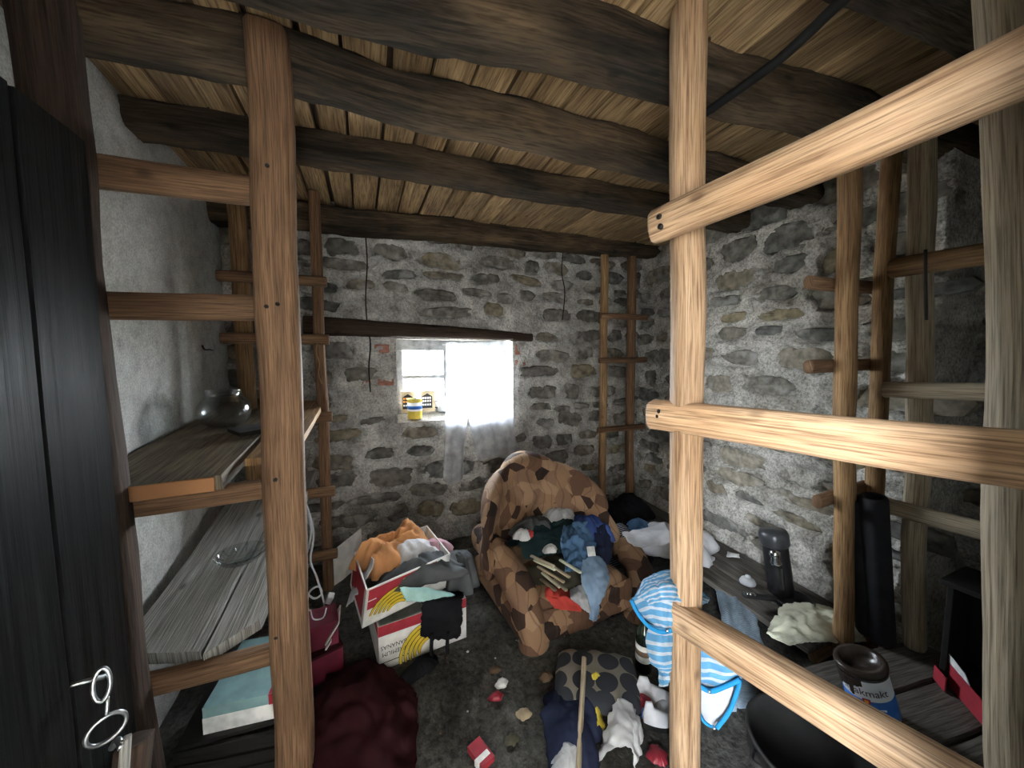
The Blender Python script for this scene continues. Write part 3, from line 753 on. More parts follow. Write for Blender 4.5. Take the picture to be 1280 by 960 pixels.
# left rack against the plaster wall
rack = thing('shelf_rack', (-.5, 1.9, 0), 'homemade shelf rack of brown poles and loose boards by the plaster wall', 'shelf rack')
front_post = pole('post', (-.262, 1.33, -.01), (-.228, 1.30, 2.39), .112, .085, 'wood_old', rack, sq=4.5, wob=.005, rvar=.07, n=26, side=(1, .06, 0), seed=1)
pole('post', (-.66, 1.32, -.01), (-.70, 1.30, 2.39), .11, .10, 'wood_darkpost', rack, sq=4, wob=.006, rvar=.1, n=24, side=(1, 0, 0), seed=2)
pole('post', (-.245, 2.42, -.01), (-.235, 2.40, 2.38), .060, .055, 'wood_old', rack, sq=3.2, wob=.004, rvar=.12, n=26, side=(1, 0, 0), seed=3)
pole('post', (-.59, 2.43, -.01), (-.615, 2.41, 2.37), .085, .06, 'wood_amber', rack, sq=2.6, wob=.008, rvar=.12, n=24, side=(1, 0, 0), seed=4)
for z, m, th in ((1.95, 'wood_old', .085), (1.59, 'wood_old', .078), (1.005, 'wood_old', .06), (.435, 'wood_old', .06)):
    pole('rung', (-.74, 1.385, z), (-.215, 1.365, z + .012), .055, th, m, rack, sq=4, wob=.004, rvar=.08, n=12, side=(0, 1, 0), seed=int(z * 50))
for z in (1.87, 1.545, 1.09, .64, .25):
    pole('rung', (-.70, 2.365, z), (-.185, 2.355, z), .045, .058, 'wood_old', rack, sq=4, wob=.003, rvar=.09, n=12, side=(0, 1, 0), seed=int(z * 41))
plank('shelf', (-.595, 1.325, 1.062), (-.595, 2.66, 1.145), .36, .046, 'wood_shelf', rack, n=16, edge=.006, seed=5, ends=(.02, 0))
box('shelf_end', (-.600, 1.327, 1.060), .335, .012, .044, 'wood_endgrain', rack, rz=.055, bevel=.003)
plank('shelf', (-.325, 1.50, 1.075), (-.315, 2.63, 1.150), .15, .026, 'wood_amber', rack, n=14, edge=.006, seed=6)
plank('shelf', (-.632, 1.43, .482), (-.565, 2.60, .685), .245, .045, 'wood_grey', rack, n=18, edge=.008, warp=.006, seed=9, ends=(-.03, .02))
plank('shelf', (-.439, 1.425, .481), (-.374, 2.60, .685), .128, .043, 'wood_grey', rack, n=18, edge=.008, warp=.006, seed=19, ends=(.05, .02))
nails(front_post, [(aty(333, 383, 1.262), V((0, -1, 0))), (aty(347, 380, 1.262), V((0, -1, 0))), (aty(344, 600, 1.27), V((0, -1, 0))), (aty(334, 207, 1.26), V((0, -1, 0))), (aty(367, 845, 1.29), V((0, -1, 0))), (aty(345, 797, 1.285), V((0, -1, 0)))])
# partition of peeled poles
part = thing('pole_partition', (.95, .55, 0), 'partition of peeled pine poles with three nailed rails', 'partition')
A_ = aty(857, 500, .80)
mid_t, mid_b = V((.833, .79, 2.385)), V((.957, .80, -.01))
pole('post', mid_b, mid_t, .088, .085, 'wood_fresh', part, sq=2.8, wob=.006, rvar=.06, n=30, seg=18, side=(1, -.4, 0), seed=11)
pole('post', (1.265, .185, -.01), (1.15, .345, 2.385), .092, .092, 'wood_pale', part, sq=2.3, wob=.012, rvar=.07, n=30, seg=18, side=(1, 0, 0), seed=12)
r1a, r1b = V((.785, .832, 1.812)), V((.945, -.06, 1.90))
R1 = pole('rail', r1a, r1b, .068, .095, 'wood_fresh', part, sq=2.6, wob=.005, rvar=.07, n=26, seg=18, side=(1, .15, 0), seed=14)
r2a, r2b = V((.862, .895, 1.262)), V((.985, -.06, 1.30))
R2 = pole('rail', r2a, r2b, .07, .095, 'wood_fresh', part, sq=2.7, wob=.006, rvar=.07, n=26, seg=18, side=(1, .15, 0), seed=16)
r3a, r3b = V((.885, .815, .635)), V((.975, -.06, .72))
pole('rail', r3a, r3b, .075, .088, 'wood_fresh', part, sq=4.5, wob=.004, rvar=.04, n=26, seg=18, side=(1, .15, 0), seed=17)
n3 = V((-.99, -.15, 0)).normalized()
nails(part, [(r1a + (r1b - r1a) * .045 + n3 * .036 + V((0, 0, .012)), n3, R1), (r1a + (r1b - r1a) * .05 + n3 * .036 - V((0, 0, .016)), n3, R1), (r2a + (r2b - r2a) * .045 + n3 * .034, n3, R2), (r2a + (r2b - r2a) * .05 + n3 * .034 + V((0, 0, .015)), n3, R2), (r1a + (r1b - r1a) * .70 + n3 * .038 + V((0, 0, .012)), n3, R1)], .008)
# rack along the stone wall: ladder ends in the far corner and by the roll, one low shelf
rr = thing('pole_rack', (2.05, 1.7, 0), 'tall rack of two pole ladders with a low board shelf along the stone wall', 'shelf rack')
for (b, t, w, m, sd) in (((1.955, 2.61, -.01), (1.915, 2.60, 2.37), .062, 'wood_amber', 21), ((2.265, 2.62, -.01), (2.215, 2.61, 2.37), .075, 'wood_old', 22),
                         ((2.02, .86, -.01), (1.715, .85, 2.41), .072, 'wood_amber', 23), ((2.25, .87, -.01), (2.055, .86, 2.41), .066, 'wood_amber', 24)):
    pole('post', b, t, w, w * .9, m, rr, sq=3.2, wob=.006, rvar=.10, n=28, side=(1, 0, 0), seed=sd)
for z in (1.785, 1.41, .80, .07):
    pole('rung', (1.86, 2.565, z), (2.36, 2.565, z + .005), .045, .05, 'wood_old', rr, sq=3.5, wob=.004, rvar=.1, n=10, side=(0, 1, 0), seed=int(z * 70))
for z in (1.745, 1.405, .82, .07):
    pole('rung', ({1.745: 1.655, 1.405: 1.68, .82: 1.80, .07: 1.86}[z], .905, z), (2.20, .910, z + .01), .04, .055, 'wood_old', rr, sq=3.2, wob=.004, rvar=.12, n=10, side=(0, 1, 0), seed=int(z * 67))
for i, (x0, w) in enumerate(((1.90, .15), (2.06, .14), (2.215, .14))):
    plank('shelf_board', (x0, .905, .112), (x0 + .07, 2.60, .112), w, .028, 'wood_dusty', rr, n=14, edge=.006, seed=60 + i, ends=(.0, .0))
# short frame on the plank platform: one post with rails running toward the doorway
fr_ = thing('pole_trestle', (2.2, .6, .2), 'dim pole trestle with three short rails in the dark corner', 'trestle')
pole('post', (2.15, .69, .205), (1.855, .70, 2.38), .078, .07, 'wood_pale', fr_, sq=2.6, wob=.007, rvar=.1, n=26, side=(1, 0, 0), seed=25)
pole('post', (2.15, .06, .205), (1.855, .06, 2.38), .078, .07, 'wood_pale', fr_, sq=2.6, wob=.012, rvar=.1, n=26, side=(1, 0, 0), seed=26)
for (a, b, w, m, sd) in ((atx(1113, 336, 1.86), V((1.86, .02, 1.77)), .07, 'wood_amber', 27), (atx(1106, 486, 1.93), V((1.93, .02, 1.345)), .062, 'wood_pale', 28), (atx(1103, 631, 2.0), V((2.0, .02, .855)), .066, 'wood_pale', 29)):
    pole('rail', a, b, w * .9, w, m, fr_, sq=2.4, wob=.006, rvar=.08, n=14, side=(1, 0, 0), seed=sd)
tube('wire_hook', [aty(1157, 312, .58), aty(1157, 345, .575), aty(1158, 400, .57)], .004, 'nail_iron', fr_, 6)
# plank platform in the near right corner
pf = thing('plank_platform', (1.95, .4, 0), 'low platform of dusty planks under the dim pole trestle', 'platform')
for i, (y0, y1, xx) in enumerate(((.60, .76, 1.52), (.43, .59, 1.50), (.26, .42, 1.50), (.09, .25, 1.5))):
    plank('plank', (xx, (y0 + y1) / 2 + .06, .19), (2.215, (y0 + y1) / 2 - .05, .19), y1 - y0 - .006, .03, 'wood_dusty', pf, n=8, edge=.006, seed=70 + i, ends=(.01, .0))
for xx in (1.60, 2.13):
    pole('bearer', (xx, .08, .0875), (xx, .78, .0875), .08, .175, 'wood_darkpost', pf, sq=5, n=6, side=(1, 0, 0), seed=int(xx * 9))
# black electric cable under the ceiling, wires on the back wall
cable = tag(tube('ceiling_cable', [(1.02, .3, 2.26), (1.04, .52, 2.265), (1.055, .62, 2.255), (1.068, .72, 2.25), (1.085, .94, 2.262), (1.09, 1.05, 2.27)], .013, 'rubber_black', None, 8, 5, loc=(1.04, .52, 2.26)), 'black twisted electric cable strung under the ceiling beams', 'cable')
w1 = [aty(457, 296, 2.70), aty(459, 330, 2.71), aty(457, 370, 2.715), aty(459, 405, 2.70), aty(463, 430, 2.70), aty(461, 460, 2.712), aty(463, 490, 2.715)]
tag(tube('wall_wire', w1, .0045, 'rubber_black', None, 6, 4, loc=w1[-1]), 'dark wire hanging from the beam left of the window', 'wire')
w2 = [aty(704, 312, 2.68), aty(702, 340, 2.705), aty(706, 365, 2.70), aty(703, 400, 2.71)]
tag(tube('wall_wire', w2, .0045, 'rubber_black', None, 6, 4, loc=w2[-1]), 'dark wire hanging from the beam right of the window', 'wire')
h = [left_pt(2.08, 1.42) + V((.0, 0, .0)), V((-.75, 2.1, 1.42)), V((-.70, 2.13, 1.425)), V((-.695, 2.135, 1.44))]
tag(tube('wall_nail', [atx(266, 438, -.785), atx(262, 437, -.765), atx(256, 437, -.74), atx(253, 432, -.735)], .004, 'nail_iron', None, 6, 3, loc=atx(266, 438, -.785)), 'bent black nail driven into the plaster wall', 'nail')
tag(tube('wall_spike', [atx(1075, 407, RX(.9) + .02), atx(1085, 404, 2.25), atx(1098, 400, 2.18)], .005, 'nail_iron', None, 6, 3, loc=atx(1075, 407, RX(.9))), 'black iron spike driven into the stone wall', 'nail')

bs = [aty(397, 428, 2.315), aty(395, 440, 2.30), aty(399, 455, 2.305), aty(398, 468, 2.295), aty(402, 480, 2.30)]
tag(tube('bark_strip', bs, .004, 'wood_amber', None, 6, 4, loc=bs[0]), 'thin bark strip dangling from a rung of the shelf rack', 'bark')
# ================================================================ THINGS
def frame_print(origin, ux, uy, nrm, off=.0015):
    """maps flat artwork coordinates (metres) on a face to world points just proud of it"""
    return lambda u, v, k=0: V(origin) + V(ux) * u + V(uy) * v + V(nrm) * (off + k * .0008)
def flat(name, pts, mp, mat, parent, k=0):
    return mobj(name, [mp(u, v, k) for (u, v) in pts], [tuple(range(len(pts)))], mat, parent, False)
def lettering(s, size, mp, cx, cy, mat, parent, rot=0., k=2, sx=1., name='lettering'):
    v, f = text_mesh(s, size); c, sn = math.cos(rot), math.sin(rot)
    return mobj(name, [mp(cx + (x * sx * c - y * sn), cy + (x * sx * sn + y * c), k) for (x, y) in v], f, mat, parent, False)
def banana_hand(mp, cx, cy, size, parent, rot=0., n=5, k=1):
    c, s = math.cos(rot), math.sin(rot)
    for i in range(n):
        r0 = size * (.35 + .16 * i); w = size * .15
        outer, inner = [], []
        oo, oi = [], []
        for j in range(11):
            t = j / 10; th = math.radians(165 - 135 * t)
            ww = w * (math.sin(math.pi * (.08 + .86 * t)) ** .6); bd = .0011
            for lst, rr in ((outer, r0 + ww / 2 - bd), (inner, r0 - ww / 2 + bd), (oo, r0 + ww / 2 + bd), (oi, r0 - ww / 2 - bd)):
                x, y = math.cos(th) * rr * 1.15, math.sin(th) * rr - size * .45
                lst.append((cx + x * c - y * s, cy + x * s + y * c))
        flat('banana_outline', oo + oi[::-1], mp, 'print_black', parent, k)
        flat('banana_print', outer + inner[::-1], mp, 'print_yellow', parent, k + 1)
def open_box(name, o, ux, uy, h, th, mat, parent, tilt=None):
    """cardboard tray: floor and four walls; o is the front left bottom corner"""
    o, ux, uy = V(o), V(ux), V(uy); uz = tilt or V((0, 0, 1)); a, b = ux.normalized() * th, uy.normalized() * th; zz = uz * h
    vs_, fs = [], []
    def blk(p, x, y, z):
        i = len(vs_)
        for k in range(8): vs_.append(p + (x if k & 1 else V()) + (y if k & 2 else V()) + (z if k & 4 else V()))
        fs.extend([tuple(i + q for q in f) for f in ((0, 2, 3, 1), (4, 5, 7, 6), (0, 1, 5, 4), (2, 6, 7, 3), (0, 4, 6, 2), (1, 3, 7, 5))])
    blk(o, ux, uy, uz * th); blk(o, ux, b, zz); blk(o + uy - b, ux, b, zz); blk(o, a, uy, zz); blk(o + ux - a, a, uy, zz)
    return mobj(name, vs_, fs, mat, parent, False)

# ---- window ledge: tin, two cartons, cup; sheer curtain
tin_c = V((.352, 2.835, .968))
tin = thing('paint_tin', tin_c, 'small yellow paint tin on the window ledge', 'tin')
lathe('can', [(.0, .0), (.054, .0), (.055, .004), (.055, .145), (.058, .148), (.058, .153), (.052, .153), (.052, .05), (0, .05)], tin_c, 'paint_yellow', tin, 24)
lathe('label', [(.0562, .06), (.0562, .125)], tin_c, 'paint_white', tin, 24)
lathe('band', [(.0567, .075), (.0567, .100)], tin_c, 'print_blue', tin, 24)
lathe('dried_paint', [(.0, .149), (.05, .149)], tin_c, 'paint_drip', tin, 24)
for i, (cx, lb, w, mat2) in enumerate(((.318, 'tan carton with orange print standing on the window ledge', .105, 'print_orange'), (.47, 'tan carton with grey print standing on the window ledge', .11, 'paper_white'))):
    c = V((cx, 2.955, .997))
    ct = thing('carton', c, lb, 'carton')
    v, f = box_vf(c + V((0, 0, .085)), w, .035, .17); mobj('carton_body', v, f, 'tan_card', ct, False)
    mp = frame_print(c + V((-w / 2, -.0176, 0)), (1, 0, 0), (0, 0, 1), (0, -1, 0))
    flat('dark_panel', [(.006, .03), (w - .022, .03), (w - .022, .125), (w * .45, .150), (.006, .125)], mp, 'print_black', ct)
    for (z, hgt) in ((.105, .016), (.08, .016), (.052, .014)):
        for q in range(4): flat('lettering', [(.012 + q * (w - .04) / 4, z), (.012 + (q + .72) * (w - .04) / 4, z), (.012 + (q + .72) * (w - .04) / 4, z + hgt), (.012 + q * (w - .04) / 4, z + hgt)], mp, mat2 if z > .06 else 'paper_white', ct, 1)
cup_c = V((.595, 2.955, .993))
cup = thing('enamel_mug', cup_c, 'white enamel mug on the window ledge beside the curtain', 'mug')
lathe('bowl', [(0, 0), (.042, 0), (.046, .01), (.046, .105), (.043, .105), (.042, .012), (0, .012)], cup_c, 'plastic_white', cup, 20)
tube('handle', [cup_c + V((-.045, 0, .085)), cup_c + V((-.075, -.005, .08)), cup_c + V((-.075, -.005, .04)), cup_c + V((-.045, 0, .03))], .006, 'print_black', cup, 8)
cur = thing('sheer_curtain', (.86, 2.70, .6), 'torn sheer white curtain hanging over half the window', 'curtain')
yc = 2.665
def cpt(px, py, dy=0): return aty(px, py, yc + dy)
loft('curtain_panel', [[cpt(557, 429), cpt(566, 427), cpt(577, 430)], [cpt(558, 470, .0), cpt(568, 470, -.02), cpt(580, 470)], [cpt(557, 520), cpt(569, 520, .02), cpt(584, 520)], [cpt(555, 565), cpt(568, 565, -.01), cpt(581, 568)], [cpt(554, 602), cpt(566, 606), cpt(580, 598)]], 'sheer_curtain', cur, 10, 8, .008, 10, 3, 0, ridges=(.012, 2.2), ragged=.006)
loft('curtain_panel', [[cpt(577, 430), cpt(608, 428), cpt(638, 424)], [cpt(581, 470, .01), cpt(610, 470, -.015), cpt(639, 468)], [cpt(584, 510), cpt(612, 510, .015), cpt(641, 510)], [cpt(590, 545), cpt(617, 545), cpt(644, 545)], [cpt(598, 576), cpt(622, 572, -.01), cpt(650, 568)]], 'sheer_curtain', cur, 14, 8, .008, 9, 5, 0, ridges=(.010, 4.), ragged=.006)
tube('curtain_string', [cpt(553, 431, .03), cpt(600, 427), cpt(641, 424, .03)], .003, 'plastic_white', cur, 6)

# ---- things on the shelf rack
jc = V((-.60, 2.02, 1.122))
jar = thing('glass_jar', jc, 'round clear glass jar on the upper shelf', 'jar')
lathe('jar_body', [(0, 0), (.05, 0), (.085, .025), (.102, .065), (.098, .105), (.075, .138), (.066, .143), (.066, .168), (.069, .172), (.063, .172), (.062, .143), (.072, .133), (.092, .104), (.096, .065), (.080, .03), (.05, .006), (0, .006)], jc, 'jar_glass', jar, 36)
lathe('jar_thread', [(.0665, .148), (.0705, .151), (.0665, .155)], jc, 'jar_glass', jar, 36)
tag(plank('tile', (-.52, 1.84, 1.126), (-.36, 1.94, 1.13), .16, .016, 'dark_lacquer', None, loc=(-.45, 1.88, 1.12), n=6, edge=.006, seed=3), 'dark slate slab lying on the upper shelf beside the glass jar', 'slab')
bc = aty(302, 697, 1.78); bc.z = .592
bowl = thing('glass_dish', bc, 'clear moulded glass dish on the weathered grey shelf', 'dish')
lathe('dish_body', [(0, 0), (.055, 0), (.07, .006), (.088, .026), (.094, .034), (.09, .036), (.066, .012), (.05, .006), (0, .006)], bc, 'jar_glass', bowl, 30)
for k in range(12):
    a = k * math.pi / 6; d = V((math.cos(a), math.sin(a), 0))
    tube('rib', [bc + d * .06 + V((0, 0, .009)), bc + d * .078 + V((0, 0, .02)), bc + d * .088 + V((0, 0, .033))], .003, 'jar_glass', bowl, 6, 2)
# white cable with charger hanging off the grey shelf
yk = 1.93
kp = [(372, 622), (383, 636), (389, 662), (384, 690), (376, 712), (380, 735), (392, 748), (402, 742), (398, 733), (387, 740), (384, 757), (390, 772), (400, 772), (405, 755), (396, 722), (388, 700), (392, 668), (384, 634), (376, 626)]
kab = thing('phone_charger', aty(380, 640, yk), 'white charger cable dangling from the grey shelf', 'charger')
tube('cord', [aty(x, y, yk + .02 * math.sin(i)) for i, (x, y) in enumerate(kp)], .0048, 'plastic_white', kab, 6, 5)
box('plug', aty(412, 748, yk), .03, .03, .06, 'plastic_white', kab, rx=.5, ry=.4, bevel=.005)
# books and boxes under the rack
cr_ = V((-.45, 1.60, 0))
crate = thing('wooden_crate', cr_, 'dark low crate under the rack that carries the books', 'crate')
for i in range(3): plank('slat', (-.615, 1.42, .035 + i * .05), (-.285, 1.36, .035 + i * .05), .045, .012, 'dark_lacquer', crate, up=(0, -1, 0), n=3, seed=i)
for xx, yy0 in ((-.61, 1.43), (-.29, 1.375)): plank('side', (xx, yy0, .08), (xx + .02, yy0 + .36, .08), .15, .012, 'dark_lacquer', crate, up=(1, 0, 0), n=3, seed=7)
plank('lid', (-.45, 1.405, .163), (-.43, 1.78, .163), .33, .012, 'dark_lacquer', crate, n=3, seed=8)
def book(name, c, sx, sy, sz, cover, rz, lb, strip=False):
    b = thing(name, c, lb, 'book', 'books under the rack')
    c = V(c)
    box('page_block', c + V((0, 0, sz / 2)), sx - .008, sy - .008, sz - .008, 'book_pages', b, rz, bevel=0)
    for z in (.003, sz - .003): box('cover', c + V((0, 0, z)), sx, sy, .005, cover, b, rz, bevel=.001)
    m = Matrix.Rotation(rz, 3, 'Z')
    box('spine', c + m @ V((0, -sy / 2, 0)) + V((0, 0, sz / 2)), sx, .004, sz, cover, b, rz, bevel=.001)
    if strip:
        box('red_strip', c + m @ V((sx * .36, 0, 0)) + V((0, 0, sz + .0005)), .03, sy, .001, 'print_red', b, rz, bevel=0)
        box('red_strip', c + m @ V((sx * .36, -sy / 2 - .003, 0)) + V((0, 0, sz / 2)), .03, .001, sz, 'print_red', b, rz, bevel=0)
        for q in range(6): box('lettering', c + m @ V((sx * .36, -sy * .42 + q * .034, 0)) + V((0, 0, sz + .0013)), .012, .022, .0006, 'paper_white', b, rz, bevel=0)
    return b
book('book', (-.40, 1.565, .169), .25, .29, .058, 'paper_white', -.12, 'thick white book under the teal book')
book('book', (-.40, 1.57, .2275), .245, .30, .038, 'book_teal', -.12, 'teal hardback with a red strip on top of the white book', True)
rb = V((-.235, 1.80, 0))
redbox = thing('red_carton', rb, 'dark red carton on the floor behind the front post', 'carton')
v, f = box_vf(rb + V((0, 0, .06)), .16, .2, .12, .3); mobj('carton_body', v, f, 'maroon_card', redbox, False)
box('lid', rb + V((0, 0, .126)), .166, .206, .012, 'f_darkred', redbox, .3, bevel=.002)
bag = thing('gift_box', rb + V((0, 0, .132)), 'maroon gift box with a white cord lying on the red carton', 'box')
v, f = box_vf(rb + V((.01, 0, .132 + .05)), .14, .13, .1, .15); mobj('box_body', v, f, 'maroon_card', bag, False)
box('lid', rb + V((.01, 0, .238)), .146, .136, .012, 'maroon_card', bag, .15, bevel=.002)
tube('cord_handle', [aty(388, 762, 1.71), aty(392, 774, 1.705), aty(404, 772, 1.705), aty(408, 760, 1.71)], .003, 'plastic_white', bag, 6)
pp = aty(425, 790, 1.86)
for i, (px0, py0, lb) in enumerate(((404, 818, 'white folded leaflet leaning on the dark red carton'), (414, 795, 'cream folded leaflet sticking up beside the gift box'))):
    a, b = aty(px0 - 8, py0 + 12, 1.72), aty(px0 + 9, py0 - 16, 1.72)
    d = V((.0, .13, 0))
    tag(mobj('leaflet', [a, b, b + d, a + d, a + V((.004, 0, -.004)), b + V((.004, 0, -.004)), b + d + V((.004, 0, -.004)), a + d + V((.004, 0, -.004))], [(0, 1, 2, 3), (7, 6, 5, 4), (0, 4, 5, 1), (1, 5, 6, 2), (2, 6, 7, 3), (3, 7, 4, 0)], 'paper_white' if i == 0 else 'book_pages', None, False, loc=a), lb, 'paper')
tag(box('card', aty(335, 948, 1.42), .05, .012, .07, 'skyblue_card', None, rz=.2, ry=.5, loc=aty(335, 948, 1.42)), 'bright sky blue card on the floor below the books', 'card')
# white board leaning on the back wall
a, b, c, d = aty(414, 690, 2.50), aty(449, 662, 2.66), aty(452, 712, 2.63), aty(416, 756, 2.40)
t_ = V((.012, .012, 0))
tag(mobj('white_board', [a, b, c, d, a + t_, b + t_, c + t_, d + t_], [(0, 1, 2, 3), (7, 6, 5, 4), (0, 4, 5, 1), (1, 5, 6, 2), (2, 6, 7, 3), (3, 7, 4, 0)], 'card_white', None, False, loc=d), 'white panel leaning on the stone wall behind the banana boxes', 'board')

# ---- banana boxes with clothes
bo, bu, bv = V((.022, 1.665, 0)), V((.425, .045, 0)), V((-.05, .40, 0))
box1 = thing('banana_box', bo, 'white and red banana box with upside down lettering on the floor', 'box', )
open_box('box_body', bo, bu, bv, .215, .006, 'card_white', box1)
mp = frame_print(bo, bu.normalized(), (0, 0, 1), V((bu.y, -bu.x, 0)).normalized())
flat('red_band', [(0, .165), (.427, .165), (.427, .215), (0, .215)], mp, 'print_red', box1)
lettering('PREMIUM', .029, mp, .068, .075, 'print_black', box1, math.pi, sx=.9)
lettering('BANANAS', .029, mp, .068, .108, 'print_black', box1, math.pi, sx=.9)
flat('print_line', [(.0, .032), (.15, .032), (.15, .036), (.0, .036)], mp, 'print_black', box1)
banana_hand(mp, .20, .078, .125, box1, math.radians(35), 5)
mps = frame_print(bo, bv.normalized(), (0, 0, 1), V((-bv.y, bv.x, 0)).normalized() if False else V((-1, -.12, 0)).normalized())
flat('red_band', [(0, .165), (.403, .165), (.403, .215), (0, .215)], mps, 'print_red', box1)
tl = V((.13, -.10, 1)).normalized()
co, cu, cv = V((-.045, 1.675, .222)), V((.40, .10, .03)), V((-.06, .36, .0))
box2 = thing('banana_box', co, 'open banana box overflowing with old clothes stacked on another', 'box')
open_box('box_body', co, cu, cv, .19, .006, 'card_white', box2, tl)
n2 = cu.cross(tl).normalized()
mp = frame_print(co, cu.normalized(), tl, n2)
flat('red_panel', [(.05, .10), (.34, .10), (.34, .183), (.012, .183), (.012, .13), (.05, .13)], mp, 'print_red', box2)
flat('red_panel', [(.012, .085), (.05, .085), (.05, .125), (.012, .125)], mp, 'print_red', box2)
lettering('AS', .045, mp, .19, .155, 'print_yellow', box2, math.pi)
banana_hand(mp, .155, .072, .115, box2, math.radians(0), 5, 3)
n2s = V((-1, -.16, .1)).normalized()
mp2 = frame_print(co, cv.normalized(), tl, n2s)
flat('red_panel', [(.03, .03), (.33, .03), (.33, .185), (.03, .185)], mp2, 'print_red', box2)
# raised flap at the back of the box, torn cardboard behind
fb = [co + cv + tl * .19, co + cv + cu * .62 + tl * .19]
tag(mobj('cardboard_sheet', [aty(505, 700, 2.16), aty(538, 676, 2.2), aty(542, 726, 2.16), aty(508, 748, 2.12)] + [q + V((.006, .008, 0)) for q in (aty(505, 700, 2.16), aty(538, 676, 2.2), aty(542, 726, 2.16), aty(508, 748, 2.12))],
         [(0, 1, 2, 3), (7, 6, 5, 4), (0, 4, 5, 1), (1, 5, 6, 2), (2, 6, 7, 3), (3, 7, 4, 0)], 'cardboard', None, False, loc=aty(508, 748, 2.12)), 'torn brown cardboard sheet standing behind the banana boxes', 'cardboard')
def cl(name, grid, mat, lb, cat='clothes', amp=.008, freq=12., seed=0, nu=8, nv=8, thick=.005, ragged=.006, ridges=None, group=None):
    g = [[(p if isinstance(p, V) else aty(*p)) for p in r] for r in grid]
    mn = min((q for r in g for q in r), key=lambda q: q.z)
    o = loft(name, g, mat, None, nu, nv, amp, freq, seed, thick, loc=mn, ridges=ridges, ragged=ragged)
    return tag(o, lb, cat, group)
def hp(name, c, a, b, h, mat, lb, cat='clothes', **kw):
    o = heap(name, c, a, b, h, mat, loc=c, **kw); return tag(o, lb, cat)
hp('crumpled_shirt', V((.12, 1.97, .36)), .20, .16, .17, 'f_orange', 'crumpled orange garment on top of the banana box', seed=2, amp=.05, rz=.3, freq=11)
hp('crumpled_shirt', V((.225, 1.88, .36)), .17, .11, .085, 'f_white', 'crumpled white garment in the banana box below the orange one', seed=3, amp=.03)
hp('knitted_sweater', V((.24, 1.79, .35)), .24, .11, .09, 'f_grey', 'dark grey knitted sweater spilling over the banana box', seed=4, amp=.03)
hp('knitted_scarf', V((.345, 1.93, .38)), .085, .06, .075, 'f_pink', 'dusty pink scarf tucked into the banana box', seed=5, amp=.02)
hp('knitted_sweater', V((.45, 1.86, .22)), .10, .13, .19, 'f_grey', 'grey woollen bundle hanging off the side of the banana box', seed=14, amp=.03)
cl('cloth_rag', [[(500, 734, 1.64), (530, 734, 1.63), (556, 739, 1.62), (566, 741, 1.61)], [(503, 742, 1.61), (532, 742, 1.60), (558, 743, 1.60), (568, 743, 1.60)], [(508, 752, 1.60), (530, 752, 1.59), (552, 746, 1.59), (564, 745, 1.59)]], 'f_mint', 'mint green cloth rag draped over the banana box edge', amp=.006, seed=6)
cl('black_sweater', [[(528, 742, 1.75), (556, 740, 1.75), (580, 736, 1.78)], [(528, 752, 1.665), (554, 750, 1.655), (578, 748, 1.66)], [(527, 775, 1.645), (554, 775, 1.64), (577, 772, 1.645)], [(526, 796, 1.635), (552, 801, 1.63), (576, 796, 1.635)]], 'f_black', 'black knitted sweater hanging down the front of the banana boxes', ragged=.01, amp=.01, seed=7, thick=.012)
cl('white_towel', [[(453, 712, 1.98), (460, 700, 1.92), (463, 696, 1.86)], [(443, 728, 1.94), (456, 712, 1.86), (464, 704, 1.80)], [(430, 758, 1.90), (440, 748, 1.84), (450, 735, 1.78)]], 'f_lightgrey', 'grubby white towel over the back corner of the open banana box', amp=.012, seed=8)
for i, (px0, py0, L_) in enumerate(((540, 800, 40), (560, 798, 26))):
    tag(tube('black_strap', [aty(px0, py0 - 8, 1.628), aty(px0 - 1, py0 + L_ * .4, 1.625), aty(px0, py0 + L_ * .75, 1.625)], .009, 'f_black', None, 8, 4, loc=aty(px0, py0 + L_ * .75, 1.625)), 'black strap dangling below the black sweater', 'strap', 'black straps below the sweater')
hp('black_shoe', V((.19, 1.60, 0)), .10, .05, .055, 'f_black', 'small black bundle on the floor in front of the banana box', 'bundle', seed=9, amp=.012, rz=.5)

# ---- armchair
cc = V((1.0, 1.86, 0))
chair = thing('armchair', cc, 'brown and tan patterned round backed armchair heaped with clothes', 'armchair')
phi = math.radians(4)
def ch(x, y, z): return cc + V((x * math.cos(phi) - y * math.sin(phi), x * math.sin(phi) + y * math.cos(phi), z))
# tufted shell back
vs_, fs = [], []
NT, NR = 72, 22
for i in range(NR + 1):
    t = i / NR
    for k in range(NT + 1):
        th = math.radians(-118 + 236 * k / NT)
        flute = abs(math.cos(th * 3.4))                  # radial channels
        # profile: front face from hub to rim, roll over, down the rear
        if t < .62:
            r = t / .62; dep = -.02 - .055 * r * (.35 + .65 * flute)
        elif t < .84:
            g = (t - .62) / .22 * math.pi; r = 1 + .10 * math.sin(g); dep = -.075 * math.cos(g) * (.4 + .6 * flute) + .03 * (1 - math.cos(g)) / 2
        else:
            g = (t - .84) / .16; r = 1 - .9 * g; dep = .10 - .02 * g
        Rr = .375 + .028 * flute * min(1, r)
        x = math.sin(th) * r * Rr * 1.06; z = .37 + math.cos(th) * r * Rr * (.98 if math.cos(th) > 0 else .75)
        z = max(z, .08)
        wrap = -.30 * (abs(x) / .42) ** 2.2
        tuft = .018 * math.cos(r * 9) * (1 if t < .62 else 0)
        vs_.append(ch(x, .27 + dep + wrap + tuft - .10 * (z - .4) * -.8, z))
for i in range(NR):
    for k in range(NT):
        a = i * (NT + 1) + k; fs.append((a, a + 1, a + NT + 2, a + NT + 1))
mobj('backrest', vs_, fs, 'upholstery', chair)
